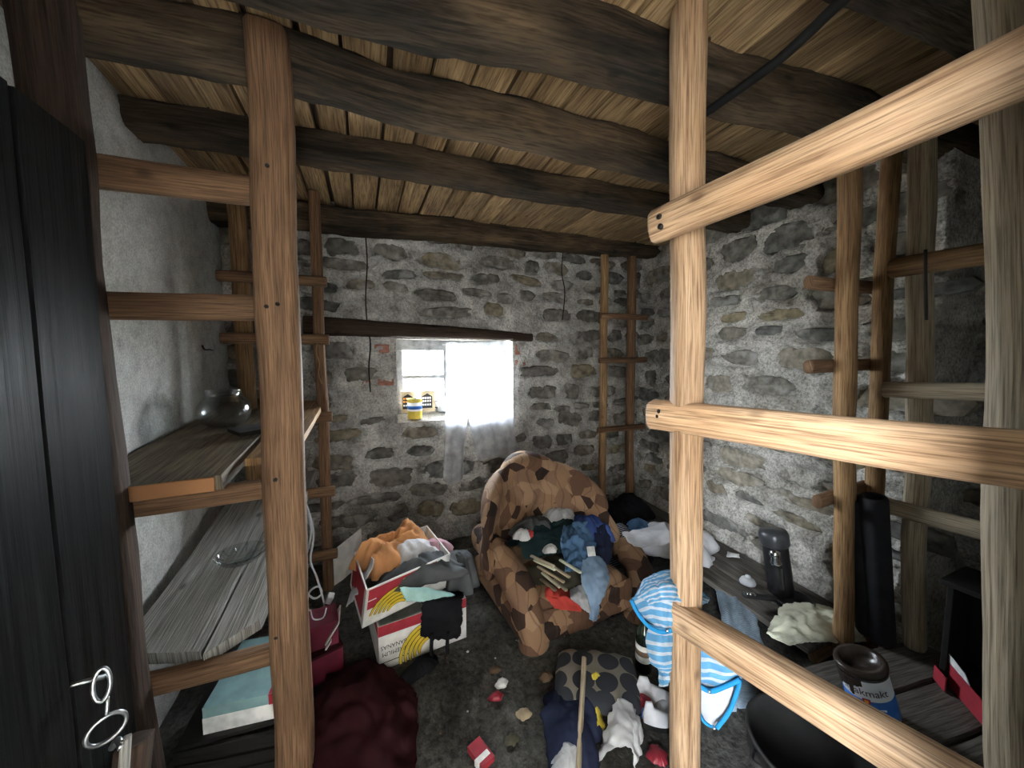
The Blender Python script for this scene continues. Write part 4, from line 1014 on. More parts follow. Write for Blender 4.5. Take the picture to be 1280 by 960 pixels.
def arm(pts, rad):
    sp = spline([V(p) for p in pts], 9); N_ = len(sp)
    def rfun(f): return rad * (1 + .10 * abs(math.sin(f * 14)) - .1) * (1 if f < .96 else .8) * (1 if f > .04 else .7)
    v, f = tube_vf(sp, rfun, 18, 1)
    return mobj('armrest', v, f, 'upholstery', chair)
arm([(.66, 2.06, .36), aty(608, 676, 1.97), aty(622, 694, 1.80), aty(640, 718, 1.66), aty(655, 748, 1.575), aty(664, 782, 1.545), aty(668, 812, 1.54)], .082)
arm([(1.37, 2.05, .34), aty(766, 680, 1.93), aty(786, 692, 1.76), aty(800, 716, 1.63), aty(800, 750, 1.55), aty(796, 780, 1.50), aty(790, 806, 1.48)], .085)
def rounded(name, c, sx, sy, sz, mat, parent, rz, bev):
    o = box(name, c, sx, sy, sz, mat, parent, rz, bevel=bev); o.modifiers['bevel'].segments = 5
    o.data.polygons.foreach_set('use_smooth', [True] * len(o.data.polygons)); return o
rounded('seat_cushion', ch(.0, -.03, .185), .60, .62, .12, 'upholstery', chair, phi, .05)
rounded('base', ch(.0, .0, .11), .74, .66, .13, 'upholstery', chair, phi, .04)
loft('front_skirt', [[ch(-.34, -.345, .20), ch(0, -.36, .19), ch(.34, -.345, .20)], [ch(-.34, -.355, .12), ch(0, -.375, .11), ch(.34, -.355, .12)], [ch(-.33, -.36, .04), ch(0, -.38, .035), ch(.33, -.36, .04)]], 'upholstery', chair, 12, 6, .012, 14, 21, .006)
for (x, y) in ((-.31, -.31), (.31, -.31), (-.31, .27), (.31, .27)):
    lathe('foot', [(0, 0), (.022, 0), (.028, .03), (.03, .05), (0, .05)], ch(x, y, 0), 'plastic_white' if x < 0 and y < 0 else 'dark_lacquer', chair, 12)
# clothes on the armchair
hp('dark_jacket', ch(.06, .06, .30), .26, .20, .10, 'f_teal', 'dark bunched jacket at the back of the armchair seat', seed=21, amp=.04)
hp('grey_sweater', ch(-.02, .14, .34), .14, .10, .08, 'f_grey', 'charcoal sweater bunched against the armchair back', seed=22, amp=.03)
hp('white_tshirt', ch(.20, .17, .34), .12, .09, .10, 'f_lightgrey', 'pale grey shirt crumpled above the blue jeans', seed=23, amp=.035)
hp('blue_jacket', ch(.33, .03, .30), .12, .19, .13, 'f_royal', 'royal blue jacket sliding over the right armrest', seed=24, amp=.04)
cl('blue_jeans', [[(703, 655, 1.86), (722, 650, 1.84), (742, 652, 1.86)], [(700, 676, 1.74), (722, 668, 1.72), (744, 676, 1.74)], [(706, 700, 1.64), (724, 696, 1.62), (742, 700, 1.64)], [(708, 712, 1.60), (724, 714, 1.58), (738, 712, 1.60)]], 'f_denim', 'crumpled blue denim jeans on the armchair heap', amp=.030, freq=17, seed=25, nu=14, nv=12)
cl('denim_skirt', [[(728, 698, 1.62), (744, 694, 1.60), (758, 702, 1.60)], [(726, 720, 1.53), (746, 716, 1.50), (763, 722, 1.51)], [(730, 742, 1.49), (746, 742, 1.46), (758, 742, 1.47)], [(736, 760, 1.47), (744, 762, 1.45), (752, 756, 1.46)], [(737, 776, 1.46), (743, 778, 1.45), (748, 774, 1.46)]], 'f_lightdenim', 'light blue denim leg hanging off the armchair seat', amp=.012, freq=14, seed=26, nu=10, nv=8)
cl('red_cloth', [[(682, 734, 1.53), (700, 732, 1.53), (722, 740, 1.52)], [(683, 746, 1.47), (702, 746, 1.46), (726, 752, 1.46)], [(694, 762, 1.455), (706, 764, 1.45), (728, 766, 1.45)]], 'f_red', 'bright red cloth at the front of the armchair seat', amp=.016, freq=18, seed=27)
cl('white_rag', [[(712, 734, 1.52), (724, 730, 1.52), (735, 736, 1.51)], [(714, 748, 1.45), (726, 746, 1.445), (737, 752, 1.445)], [(724, 758, 1.44), (732, 764, 1.435), (740, 768, 1.435)]], 'f_lightgrey', 'off white rag between the red cloth and the denim leg', amp=.014, freq=18, seed=28)
hp('red_white_cap', ch(-.14, .06, .36), .055, .05, .05, 'f_white', 'small white and red cap on the dark jacket', 'cap', seed=29, amp=.015)
hp('red_rag', ch(-.095, .05, .36), .03, .035, .045, 'f_red', 'small raspberry red rag beside the white cap', 'rag', seed=30, amp=.012)
sticks = [((668, 700), (694, 712)), ((664, 695), (692, 708)), ((672, 708), (705, 728)), ((678, 716), (700, 734)), ((684, 704), (712, 722)), ((690, 722), (708, 738)), ((700, 700), (726, 716)), ((676, 724), (694, 738))]
for i, (a, b) in enumerate(sticks):
    p, q = aty(a[0], a[1], 1.66 - .004 * i), aty(b[0], b[1], 1.50 - .004 * i)
    tag(pole('wooden_stick', p, q, .018, .012, 'wood_pale' if i % 3 else 'f_cream', None, loc=p, n=4, seg=8, seed=i, wob=.002), 'thin pale wooden stick lying across the armchair seat', 'stick', 'sticks on the armchair seat')
hp('crumpled_paper', ch(-.05, -.10, .33), .04, .03, .045, 'paper_white', 'crumpled white paper lying among the sticks', 'paper', seed=31, amp=.015)
tag(box('cloth_tag', aty(739, 689, 1.60), .055, .004, .05, 'paper_white', None, rz=.1, rx=-.5, ry=.2, loc=aty(739, 689, 1.60)), 'square white label on the dark blue jacket', 'label')
hp('olive_cloth', ch(-.02, -.17, .245), .20, .15, .03, 'f_olive', 'dull olive cloth under the sticks on the seat', seed=32, amp=.015)
hp('black_vest', ch(.13, -.04, .27), .13, .10, .10, 'f_black', 'black vest crumpled between the jeans and the charcoal sweater', seed=33, amp=.035)
hp('brown_sock', ch(-.20, .0, .28), .10, .06, .06, 'f_brown', 'brown sleeve tucked along the left armrest', seed=34, amp=.02)
cl('dark_blue_trousers', [[(742, 660, 1.80), (756, 654, 1.80), (770, 664, 1.80)], [(744, 684, 1.70), (758, 680, 1.68), (768, 690, 1.70)], [(746, 706, 1.62), (757, 706, 1.60), (764, 712, 1.61)]], 'f_navy', 'navy trouser leg lying beside the light denim leg', amp=.02, freq=15, seed=35, nu=8, nv=8)
# ---- clothes on the far end of the low shelf
hp('black_coat', V((1.90, 2.36, .128)), .36, .20, .15, 'f_black', 'heap of black coats in the far corner', seed=41, amp=.05)
hp('black_trousers', V((1.72, 2.16, .0)), .24, .22, .24, 'f_black', 'black trousers heaped between armchair and low shelf', seed=42, amp=.05)
hp('striped_shirt', V((1.66, 2.0, .02)), .17, .12, .22, 'f_stripe_navy', 'navy and white striped shirt crumpled beside the armchair', seed=43, amp=.03)
hp('blue_sock_ball', V((1.86, 2.04, .128)), .10, .085, .11, 'f_denim', 'balled dark blue sweater beside the white sheet', seed=44, amp=.03)
hp('white_sheet', V((1.98, 1.80, .128)), .25, .24, .13, 'f_white', 'crumpled white sheet on the end of the low shelf', 'sheet', seed=45, amp=.05, freq=7)
cl('white_sheet_corner', [[(778, 664, 1.86), (800, 660, 1.88), (830, 650, 1.86)], [(784, 674, 1.76), (806, 672, 1.74), (838, 664, 1.70)], [(794, 682, 1.70), (812, 683, 1.68), (840, 676, 1.62)]], 'f_white', 'corner of white pillowcase trailing over the shelf edge', 'pillowcase', amp=.014, freq=9, seed=46)

# ---- things on the low shelf
zsh = .128
def shelf_at(px, py, dz=0): return atz(px, py, zsh + dz)
tb = shelf_at(978, 748)
tb = V((2.12, 1.20, zsh)); tx = V((-.012, .06, .36)).normalized()
th_ = thing('thermos_flask', tb, 'black vacuum flask with chrome pouring clasp leaning by the stone wall', 'flask')
lathe('flask_body', [(0, .0), (.058, 0), (.062, .01), (.062, .255), (.058, .265), (0, .265)], tb, 'metal_black', th_, 28, tx)
lathe('flask_cap', [(0, .262), (.066, .262), (.072, .275), (.072, .325), (.064, .345), (0, .35)], tb, 'flask_cap', th_, 28, tx)
cl0 = tb + tx * .225 + V((-.062, -.035, 0))
lathe('chrome_clasp', [(0, -.045), (.022, -.045), (.028, -.03), (.02, -.005), (.026, .012), (.026, .03), (.015, .04), (0, .042)], cl0, 'metal_bright', th_, 16, tx)
box('handle', tb + tx * .12 + V((-.06, -.055, 0)), .018, .022, .12, 'dark_lacquer', th_, rx=-.15, bevel=.006)
mt = shelf_at(948, 722); mt = V((2.03, 1.33, zsh))
lid = thing('shell_dish', mt, 'small white ornate lid on the low shelf before the flask', 'lid')
lathe('lid_body', [(.04, 0), (.043, .008), (.034, .026), (.015, .036), (0, .037)], mt, 'plastic_white', lid, 20)
lathe('lid_knob', [(0, .034), (.012, .036), (.014, .046), (0, .05)], mt, 'plastic_white', lid, 12)
kn = thing('frying_pan', V((1.98, 1.16, zsh)), 'black riveted handle of a pan on the low shelf', 'pan')
pk = V((2.06, 1.11, zsh))
lathe('pan_bowl', [(0, .0), (.075, .0), (.09, .03), (.093, .045), (.088, .045), (.07, .008), (0, .006)], pk, 'metal_black', kn, 26)
pole('handle', pk + V((-.08, .03, .035)), pk + V((-.235, .10, .055)), .034, .024, 'metal_black', kn, n=6, seg=10, sq=3, seed=3)
for f_ in (.68, .8, .92):
    lathe('rivet', [(0, 0), (.007, 0), (.005, .004), (0, .005)], pk + V((-.08, .03, .047)) + V((-.155, .07, .02)) * f_, 'metal_bright', kn, 10)
c_ = shelf_at(884, 703); 
tag(box('matchbox', V((2.04, 1.58, zsh + .010)), .05, .034, .018, 'plastic_white', None, rz=.3, loc=V((2.04, 1.58, zsh))), 'small white matchbox on the bare shelf boards', 'matchbox')
cl('paper_scrap', [[V((2.16, 1.56, .132)), V((2.20, 1.50, .15))], [V((2.22, 1.60, .135)), V((2.25, 1.54, .145))]], 'paper_white', 'torn printed paper scrap on the low shelf by the wall', 'paper', amp=.004, nu=4, nv=4, thick=.002)
def zz(px, py, z): return atz(px, py, z)
cl('cream_cloth', [[zz(960, 780, .15), zz(980, 752, .18), zz(1020, 752, .16), zz(1062, 762, .15)], [zz(957, 786, .19), zz(990, 766, .23), zz(1028, 766, .21), zz(1070, 776, .18)], [zz(966, 796, .18), zz(1000, 786, .20), zz(1034, 786, .19), zz(1080, 790, .17)], [zz(988, 808, .15), zz(1012, 802, .17), zz(1044, 802, .16), zz(1086, 802, .145)]], 'f_cream', 'crumpled cream cloth on the low shelf behind the pole', amp=.020, freq=14, seed=51, nu=12, nv=11)
cl('checked_cloth', [[(893, 728, 1.44), (912, 722, 1.46), (934, 728, 1.36)], [(896, 742, 1.34), (916, 742, 1.30), (938, 745, 1.26)], [(905, 790, 1.10), (925, 790, 1.08), (950, 785, 1.10)], [(910, 850, .97), (932, 848, .96), (962, 838, .98)], [(912, 890, .92), (930, 886, .91), (955, 872, .94)]], 'f_stripe_fine', 'grey blue fine striped cloth hanging off the low shelf', amp=.012, freq=12, seed=52, nu=10, nv=9, ridges=(.008, 3))
# ---- rolled black mats by the pole frame
rl = thing('rolled_mat', V((2.06, .79, .2)), 'pair of black rolled mats leaning by the pole rack', 'rolled mat')
for i, (t_, b_) in enumerate(((atx(1072, 622, 1.96), V((2.06, .80, .215))), (atx(1092, 620, 1.94), V((2.05, .755, .215))))):
    d = (V(t_) - V(b_)); Lr = d.length
    lathe('roll', [(0, 0), (.042, 0), (.046, .01), (.045, Lr - .01), (.040, Lr), (.03, Lr - .004), (.028, Lr - .03), (0, Lr - .03)], b_, 'mat_black', rl, 20, d)
# dark open box in the corner
db = V((2.10, .42, .206))
dbx = thing('dark_cupboard', db, 'black open fronted wooden box on the plank platform', 'box')
for (c, sx, sy, sz) in (((2.10, .42, .216), .20, .30, .02), ((2.10, .42, .60), .22, .34, .02)):
    box('top' if c[2] > .5 else 'bottom', c, sx, sy, sz, 'dark_lacquer', dbx)
for y in (.277, .563): box('side', (2.10, y, .408), .20, .018, .364, 'dark_lacquer', dbx)
box('back', (2.192, .42, .408), .012, .30, .364, 'dark_lacquer', dbx)
# ---- paint can on the platform
PR = .066; PH = .185
CAX = V((-.22, .20, 1)).normalized()                    # the can leans a little
pc = atz(1074, 824, .212 + PH) - CAX * PH; pc.z = .222
can = thing('paint_can', pc, 'open white and blue paint can with dark drips on the plank platform', 'paint can')
lathe('can_body', [(0, 0), (PR - .004, 0), (PR, .006), (PR, PH - .012), (PR + .005, PH - .006), (PR + .003, PH), (PR - .012, PH), (PR - .012, PH - .015), (PR - .008, PH - .02), (PR - .008, .05), (0, .05)], pc, 'paint_white', can, 40, CAX)
lathe('rim', [(PR + .0015, PH - .03), (PR + .006, PH - .014), (PR + .006, PH - .004), (PR + .003, PH + .001), (PR - .013, PH + .001), (PR - .013, PH - .02)], pc, 'paint_drip', can, 40, CAX)
lathe('blue_band', [(PR + .001, .010), (PR + .001, .088)], pc, 'print_blue', can, 40, CAX)
lathe('dark_paint', [(0, PH - .06), (PR - .009, PH - .06)], pc, 'paint_drip', can, 30, CAX)
_tow = V((-pc.x, -pc.y, 0)); _tow = (_tow - CAX * _tow.dot(CAX)).normalized(); _sid = CAX.cross(_tow)     # the printed side faces the doorway
def on_can(u, v, k=0):
    a = u / PR; return pc + (_tow * math.cos(a) + _sid * math.sin(a)) * (PR + .0018 + k * .0006) + CAX * v
lettering('lipakmakt', .034, on_can, .004, .116, 'print_black', can, 0, 0, .9)
flat('shield', [(-.010, .096), (.010, .096), (.010, .082), (0, .073), (-.010, .082)], on_can, 'print_red', can, 1)
flat('shield_inner', [(-.005, .092), (.005, .092), (.005, .084), (0, .079), (-.005, .084)], on_can, 'print_orange', can, 2)
for (u0, u1, v0) in ((-.025, .045, .058), (-.008, .04, .040), (.008, .03, .024)): flat('print_line', [(u0, v0), (u0 + (u1 - u0) / 3, v0), (u0 + 2 * (u1 - u0) / 3, v0), (u1, v0), (u1, v0 + .007), (u0 + 2 * (u1 - u0) / 3, v0 + .007), (u0 + (u1 - u0) / 3, v0 + .007), (u0, v0 + .007)], on_can, 'paint_white', can, 1)
drip = []
for i in range(40):
    u = -.115 + .115 * i / 39
    drip.append((u, PH - .028, .095 + .042 * (i / 39) ** 1.2 + .014 * noise.noise(V((u * 80, 2, 0))) - (.025 if 26 < i < 31 else 0)))
vs_, fs = [], []
for (u, t_, b_) in drip: vs_ += [on_can(u, t_, 3), on_can(u, b_, 3)]
for i in range(39): fs.append((2 * i, 2 * i + 1, 2 * i + 3, 2 * i + 2))
mobj('paint_drips', vs_, fs, 'paint_drip', can)
# torn red carton on the platform
rc = atz(1205, 880, .206)
rcx = thing('torn_carton', rc, 'torn red and white carton on the plank platform', 'carton')
def slab(name, pts, th, mat, parent):
    n = (pts[1] - pts[0]).cross(pts[2] - pts[0]).normalized() * th
    q = pts + [p + n for p in pts]; k = len(pts)
    fs = [tuple(range(k)), tuple(range(2 * k - 1, k - 1, -1))] + [(i, i + k, (i + 1) % k + k, (i + 1) % k) for i in range(k)]
    return mobj(name, q, fs, mat, parent, False)
q0, q1 = atz(1188, 858, .209), atz(1246, 926, .209)
q0.z = q1.z = .209
slab('red_side', [q0, q1, q1 + V((.01, .01, .075)), q0 + V((.01, .01, .085))], .004, 'print_red', rcx)
slab('white_flap', [q0 + V((.012, .012, .086)), (q0 + q1) / 2 + V((.012, .012, .081)), (q0 + q1) / 2 + V((.03, .03, .105)), q0 + V((.035, .04, .125))], .003, 'paper_white', rcx)
slab('red_end', [atz(1168, 848, .209), atz(1182, 866, .209), atz(1182, 866, .209) + V((0, 0, .055)), atz(1168, 848, .209) + V((0, 0, .055))], .004, 'print_red', rcx)
slab('carton_floor', [q0, q1, q1 + V((.13, .05, 0)), q0 + V((.13, .06, 0))], -.003, 'cardboard', rcx)
# ---- big dark cauldron on the floor
cd = V((1.315, .62, 0))
ca = thing('cauldron', cd, 'large sooty iron cauldron on the floor below the rails', 'cauldron')
prof = [(0, .0), (.11, .0), (.18, .03), (.228, .10), (.238, .17), (.238, .195), (.246, .20), (.246, .208), (.232, .208), (.228, .17), (.215, .10), (.17, .045), (.10, .02), (0, .018)]
lathe('bowl', [(r * .77, h * .9) for r, h in prof], cd, 'iron_soot', ca, 44)
tube('handle', [cd + V((-.183, .0, .16)), cd + V((-.213, .03, .175)), cd + V((-.213, .06, .17)), cd + V((-.17, .08, .16))], .007, 'iron_soot', ca, 8)
cl('green_leaf', [[V((1.32, .56, .10)), V((1.35, .56, .12)), V((1.39, .56, .11))], [V((1.31, .52, .11)), V((1.35, .515, .135)), V((1.39, .52, .115))], [V((1.32, .49, .11)), V((1.35, .48, .12)), V((1.38, .485, .11))]], 'leaf_green', 'limp green leaf in the cauldron', 'leaf', amp=.006, nu=4, nv=4, thick=.002)
# ---- striped baby suit over the low rail and post
suit = thing('baby_suit', V((.92, .82, .66)), 'blue and white striped baby sleepsuit slung over the low rail', 'baby clothes')
def dpt(px, py, d): q = _ray(px, py); return CAM + q * d
# bunch on top, behind the post and over the rail
loft('shoulder', [[dpt(797, 742, 1.16), dpt(806, 722, 1.17), dpt(826, 712, 1.22), dpt(850, 712, 1.27), dpt(872, 728, 1.26), dpt(888, 748, 1.22)],
                  [dpt(790, 748, 1.13), dpt(806, 736, 1.10), dpt(828, 728, 1.10), dpt(850, 730, 1.13), dpt(868, 742, 1.16), dpt(886, 752, 1.18)],
                  [dpt(800, 766, 1.12), dpt(812, 756, 1.08), dpt(830, 752, 1.07), dpt(846, 752, 1.09), dpt(862, 756, 1.13), dpt(882, 757, 1.17)]], 'f_stripe_blue', suit, 9, 12, .010, 14, 61, .006)
loft('sleeve', [[dpt(790, 748, 1.13), dpt(806, 740, 1.10), dpt(826, 744, 1.08), dpt(841, 750, 1.08)], [dpt(798, 768, 1.12), dpt(812, 764, 1.08), dpt(828, 766, 1.07), dpt(841, 768, 1.08)], [dpt(814, 782, 1.12), dpt(822, 784, 1.09), dpt(832, 786, 1.08), dpt(840, 786, 1.09)]], 'f_stripe_blue', suit, 8, 9, .008, 15, 62, .006)
loft('trouser_leg', [[dpt(812, 780, 1.15), dpt(826, 784, 1.12), dpt(841, 784, 1.13)], [dpt(808, 804, 1.14), dpt(824, 808, 1.10), dpt(841, 808, 1.12)], [dpt(812, 826, 1.14), dpt(824, 832, 1.11), dpt(840, 830, 1.12)], [dpt(822, 838, 1.15), dpt(829, 842, 1.12), dpt(838, 840, 1.13)], [dpt(823, 858, 1.15), dpt(829, 860, 1.13), dpt(836, 858, 1.14)]], 'f_stripe_blue', suit, 8, 8, .006, 15, 63, .008)
loft('body_front', [[dpt(850, 764, 1.24), dpt(872, 772, 1.21), dpt(894, 788, 1.18), dpt(918, 806, 1.15)], [dpt(850, 800, 1.21), dpt(874, 806, 1.17), dpt(898, 814, 1.15), dpt(924, 824, 1.13)], [dpt(850, 838, 1.20), dpt(876, 842, 1.16), dpt(902, 846, 1.14), dpt(927, 846, 1.12)], [dpt(852, 846, 1.20), dpt(870, 858, 1.165), dpt(892, 864, 1.145), dpt(926, 852, 1.12)]], 'f_stripe_blue', suit, 10, 9, .007, 13, 64, .005, ridges=(.006, 2.5))
loft('inner_lining', [[dpt(862, 850, 1.215), dpt(884, 860, 1.18), dpt(906, 860, 1.16), dpt(922, 852, 1.14)], [dpt(868, 876, 1.215), dpt(886, 882, 1.175), dpt(904, 878, 1.16), dpt(916, 872, 1.15)], [dpt(876, 900, 1.21), dpt(888, 906, 1.18), dpt(898, 906, 1.17), dpt(906, 896, 1.16)]], 'f_lightgrey', suit, 8, 8, .005, 13, 65, .005)
tube('blue_trim', [dpt(789, 750, 1.122), dpt(797, 766, 1.112), dpt(810, 782, 1.105), dpt(826, 790, 1.085), dpt(840, 788, 1.075)], .0062, 'f_blue', suit, 8, 5)
tube('blue_trim', [dpt(851, 838, 1.19), dpt(858, 846, 1.178), dpt(872, 856, 1.158), dpt(888, 864, 1.138), dpt(906, 858, 1.128), dpt(925, 850, 1.112)], .007, 'f_blue', suit, 8, 5)
tube('blue_trim', [dpt(925, 850, 1.115), dpt(919, 872, 1.13), dpt(910, 892, 1.145), dpt(896, 910, 1.15)], .0065, 'f_blue', suit, 8, 5)
tube('blue_trim', [dpt(862, 852, 1.20), dpt(870, 880, 1.20), dpt(880, 902, 1.19), dpt(893, 909, 1.17)], .005, 'f_blue', suit, 8, 5)
for (a, b, d) in ((852, 842, 1.178), (870, 855, 1.148), (887, 864, 1.128), (834, 788, 1.07), (868, 877, 1.19), (893, 910, 1.15)):
    lathe('snap', [(0, .006), (.004, .005), (.0055, 0)], dpt(a, b, d), 'metal_bright', suit, 10, (-.75, -.65, 0))
# ---- floor clutter
def fl(px, py): q = atz(px, py, 0.); return V((q.x, q.y, 0))
bt = fl(804, 836)
bot = thing('wine_bottle', bt, 'dark green glass bottle with a pale label on the floor', 'bottle')
lathe('bottle_body', [(0, 0), (.034, 0), (.037, .006), (.037, .165), (.030, .195), (.0145, .225), (.0135, .275), (0, .275)], bt, 'glass_green', bot, 24)
lb_ = lathe('label', [(.0374, .055), (.0374, .135)], bt, 'book_pages', bot, 24)
lathe('label_print', [(.0378, .085), (.0378, .110)], bt, 'f_brown', lb_, 24)
lathe('cap', [(.0155, .258), (.0155, .284), (0, .286)], bt, 'paint_white', bot, 16)
# dotted pillow
pc_ = fl(745, 862); ux_, uy_ = V((.155, -.085, 0)), V((.08, .125, 0))
vs_, fs, uvs = [], [], []
nP = 22
for sgn in (1, -1):
    for i in range(nP + 1):
        for k in range(nP + 1):
            u, v = -1 + 2 * k / nP, -1 + 2 * i / nP
            e_ = max(0, (1 - u ** 4) * (1 - v ** 4)) ** .55
            q = pc_ + ux_ * u * (1 - .06 * v * v) + uy_ * v * (1 - .06 * u * u)
            vs_.append(q + V((0, 0, .045 + sgn * .04 * e_ + .006 * noise.noise(q * 18))))
for s_ in (0, 1):
    o_ = s_ * (nP + 1) ** 2
    for i in range(nP):
        for k in range(nP):
            a = o_ + i * (nP + 1) + k
            fs.append((a, a + 1, a + nP + 2, a + nP + 1) if s_ == 0 else (a, a + nP + 1, a + nP + 2, a + 1))
            cs = [(k, i), (k + 1, i), (k + 1, i + 1), (k, i + 1)] if s_ == 0 else [(k, i), (k, i + 1), (k + 1, i + 1), (k + 1, i)]
            uvs += [(c_[0] / nP * .42, c_[1] / nP * .35) for c_ in cs]
tag(mobj('dotted_pillow', vs_, fs, 'pillow_dots', None, True, uvs, pc_), 'beige pillow with big dark dots lying on the floor', 'pillow')
hp('navy_trousers', fl(718, 905), .115, .19, .085, 'f_navy', 'navy padded trousers lying below the dotted pillow', seed=71, amp=.02, rz=-.5)
hp('plaid_cloth', fl(712, 952), .075, .05, .05, 'f_lightgrey', 'pale checked cloth at the end of the navy trousers', 'cloth', seed=72, amp=.02)
cl('yellow_cloth', [[fl(736, 868) + V((0, 0, .09)), fl(744, 866) + V((0, 0, .10)), fl(750, 868) + V((0, 0, .09))], [fl(739, 890) + V((0, 0, .06)), fl(746, 888) + V((0, 0, .075)), fl(754, 890) + V((0, 0, .05))], [fl(741, 920) + V((0, 0, .03)), fl(748, 918) + V((0, 0, .05)), fl(757, 918) + V((0, 0, .02))]], 'f_yellow', 'twisted yellow cloth lying along the broom stick', 'cloth', amp=.012, seed=73, nu=6, nv=8)
cl('plastic_bag', [[fl(756, 915) + V((0, 0, .05)), fl(772, 898) + V((0, 0, .10)), fl(798, 905) + V((0, 0, .06)), fl(805, 915) + V((0, 0, .01))], [fl(750, 932) + V((0, 0, .03)), fl(772, 928) + V((0, 0, .09)), fl(795, 928) + V((0, 0, .08)), fl(804, 938) + V((0, 0, .01))], [fl(746, 955) + V((0, 0, .02)), fl(768, 950) + V((0, 0, .05)), fl(790, 952) + V((0, 0, .05)), fl(800, 962) + V((0, 0, .01))]], 'plastic_white', 'crumpled white plastic bag with blue seam on the floor', 'bag', amp=.018, freq=16, seed=74, nu=9, nv=9)
s0, s1 = fl(722, 985) + V((0, 0, .02)), fl(729, 862) + V((0, 0, .15))
tag(pole('broom_stick', s0, s1, .020, .020, 'wood_pale', None, loc=s0, n=8, seg=10, seed=75, wob=.002), 'pale round stick lying across the navy trousers', 'stick')
pb = thing('shoe', fl(819, 878), 'grey cloth shoe lying among rubbish beside the post', 'shoe')
def shoe(root, c, L_, w, rz, up, sole, seed):
    m_ = Matrix.Rotation(rz, 3, 'Z'); vs_, fs = [], []
    nU, nV = 14, 12
    for i in range(nU + 1):
        f = i / nU; x = (f - .5) * L_
        hw = w / 2 * (math.sin(math.pi * min(.97, .06 + .9 * f)) ** .45) * (.82 + .3 * f); hh = .075 - .045 * f if f > .3 else .085
        for k in range(nV + 1):
            a = math.pi * k / nV
            vs_.append(c + m_ @ V((x, math.cos(a) * hw, .016 + math.sin(a) * hh * (1 if 0 < i < nU else .5))))
    for i in range(nU):
        for k in range(nV): b_ = i * (nV + 1) + k; fs.append((b_, b_ + 1, b_ + nV + 2, b_ + nV + 1))
    fs.append(tuple(range(nV + 1))); fs.append(tuple(nU * (nV + 1) + k for k in range(nV, -1, -1)))
    mobj('upper', vs_, fs, up, root)
    sl = [(c + m_ @ V(((f - .5) * L_ * 1.04, s_ * w / 2 * (math.sin(math.pi * min(.97, .08 + .88 * f)) ** .4) * (.86 + .3 * f), 0))) for s_, fsq in ((1, [j / 10 for j in range(11)]), (-1, [1 - j / 10 for j in range(11)])) for f in fsq]
    q = sl + [p + V((0, 0, .02)) for p in sl]; n_ = len(sl)
    mobj('sole', q, [tuple(range(n_ - 1, -1, -1)), tuple(range(n_, 2 * n_))] + [(i, (i + 1) % n_, (i + 1) % n_ + n_, i + n_) for i in range(n_)], sole, root, False)
shoe(pb, fl(819, 878), .15, .07, -.7, 'shoe_grey', 'paper_white', 1)
pb2 = thing('shoe', fl(822, 908), 'small pale shoe with dark sole by the foot of the post', 'shoe'); shoe(pb2, fl(822, 908), .11, .05, -.5, 'f_lightgrey', 'rubber_black', 2)
hp('foil_wrapper', fl(804, 882), .05, .045, .05, 'plastic_red', 'shiny red wrapper under the grey shoe', 'wrapper', seed=76, amp=.012)
hp('red_wrapper', fl(822, 944), .038, .034, .028, 'plastic_red', 'red plastic lid on the floor by the post', 'lid', seed=77, amp=.006)
hp('blue_wrapper', fl(808, 895), .026, .02, .035, 'print_blue', 'small blue wrapper between the two shoes', 'wrapper', seed=78, amp=.006)
hp('patterned_rag', fl(830, 893), .042, .036, .045, 'f_lightgrey', 'crumpled patterned rag tucked beside the post', 'rag', seed=79, amp=.014)
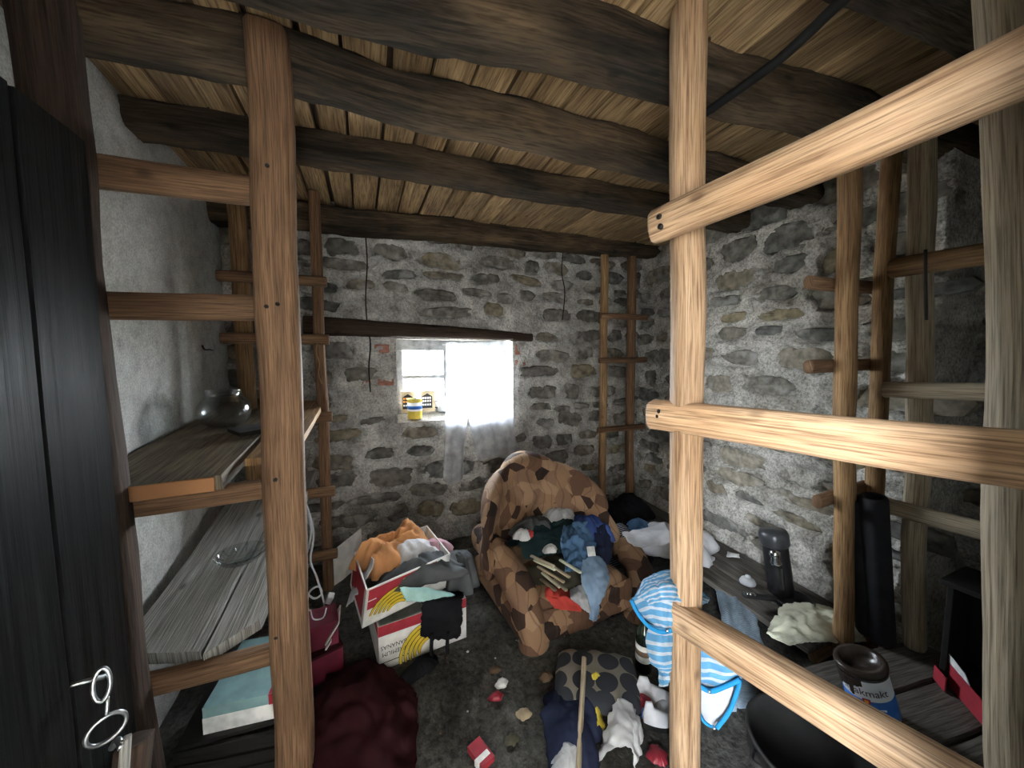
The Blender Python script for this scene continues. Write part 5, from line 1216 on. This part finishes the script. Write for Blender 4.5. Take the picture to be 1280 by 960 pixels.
# small carton, wrappers and scraps on the open floor
rd = fl(601, 946)
cb = thing('cigarette_box', rd, 'small red and white cigarette carton on the bare floor', 'carton')
v, f = box_vf(rd + V((0, 0, .012)), .055, .09, .022, .35); mobj('carton_body', v, f, 'print_red', cb, False)
v, f = box_vf(rd + V((.0, -.02, .0125)), .0555, .02, .0222, .35); mobj('white_band', v, f, 'paper_white', cb, False)
for i, (px, py, a, b, h_, mt_, nm, lb) in enumerate(((627, 856, .028, .02, .03, 'paper_white', 'crumpled_wrapper', 'pale pink crumpled wrapper on the bare floor'), (620, 872, .035, .02, .022, 'plastic_red', 'crumpled_wrapper', 'red and white foil wrapper on the bare floor'), (619, 838, .028, .022, .018, 'f_brown', 'potato', 'brown clod of dirt on the bare floor'),
        (654, 893, .032, .028, .008, 'tan_card', 'paper_scrap', 'flattened pale scrap trodden into the floor'), (682, 848, .03, .022, .03, 'f_brown', 'old_sock', 'brown rag end beside the dotted pillow'), (654, 802, .022, .03, .02, 'paper_white', 'crumpled_wrapper', 'white scrap under the armchair edge'), (640, 925, .03, .022, .014, 'f_olive', 'mud_lump', 'dark olive lump on the open floor'))):
    hp(nm, fl(px, py), a, b, h_, mt_, lb, 'scrap', seed=90 + i, amp=h_ * .3, n=14, freq=30)
r_ = random.Random(3)
for i in range(26):
    x, y = r_.uniform(.1, 1.15), r_.uniform(.95, 1.65)
    s_ = r_.uniform(.002, .006)
    v, f = lathe_vf([(0, 0), (s_ * 1.4, s_ * .1), (s_ * .9, s_ * .5), (0, s_ * .6)], (x, y, -.002), 5, (r_.uniform(-.3, .3), 0, 1))
    tag(mobj('floor_crumb', v, f, r_.choice(['f_lightgrey', 'f_olive', 'f_brown', 'book_pages']), None, False, None, (x, y, -.002)), 'tiny crumb of dirt or paper on the bare floor', 'crumb', 'crumbs on the floor')
# dark red blanket on the floor
cl('red_blanket', [[V((-.20, 1.70, .05)), V((.0, 1.66, .09)), V((.14, 1.56, .03))], [V((-.24, 1.48, .07)), V((-.02, 1.46, .12)), V((.17, 1.42, .03))], [V((-.20, 1.26, .05)), V((.0, 1.26, .09)), V((.14, 1.22, .02))], [V((-.18, 1.08, .03)), V((-.02, 1.06, .05)), V((.10, 1.06, .01))]], 'f_darkred', 'dark red shaggy blanket heaped on the floor by the shelf rack', 'blanket', amp=.03, freq=9, seed=81, nu=12, nv=10, thick=.01)
hp('dark_bag', V((-.07, 1.12, 0)), .12, .10, .07, 'f_black', 'black sack in front of the dark red blanket', 'sack', seed=82, amp=.02)
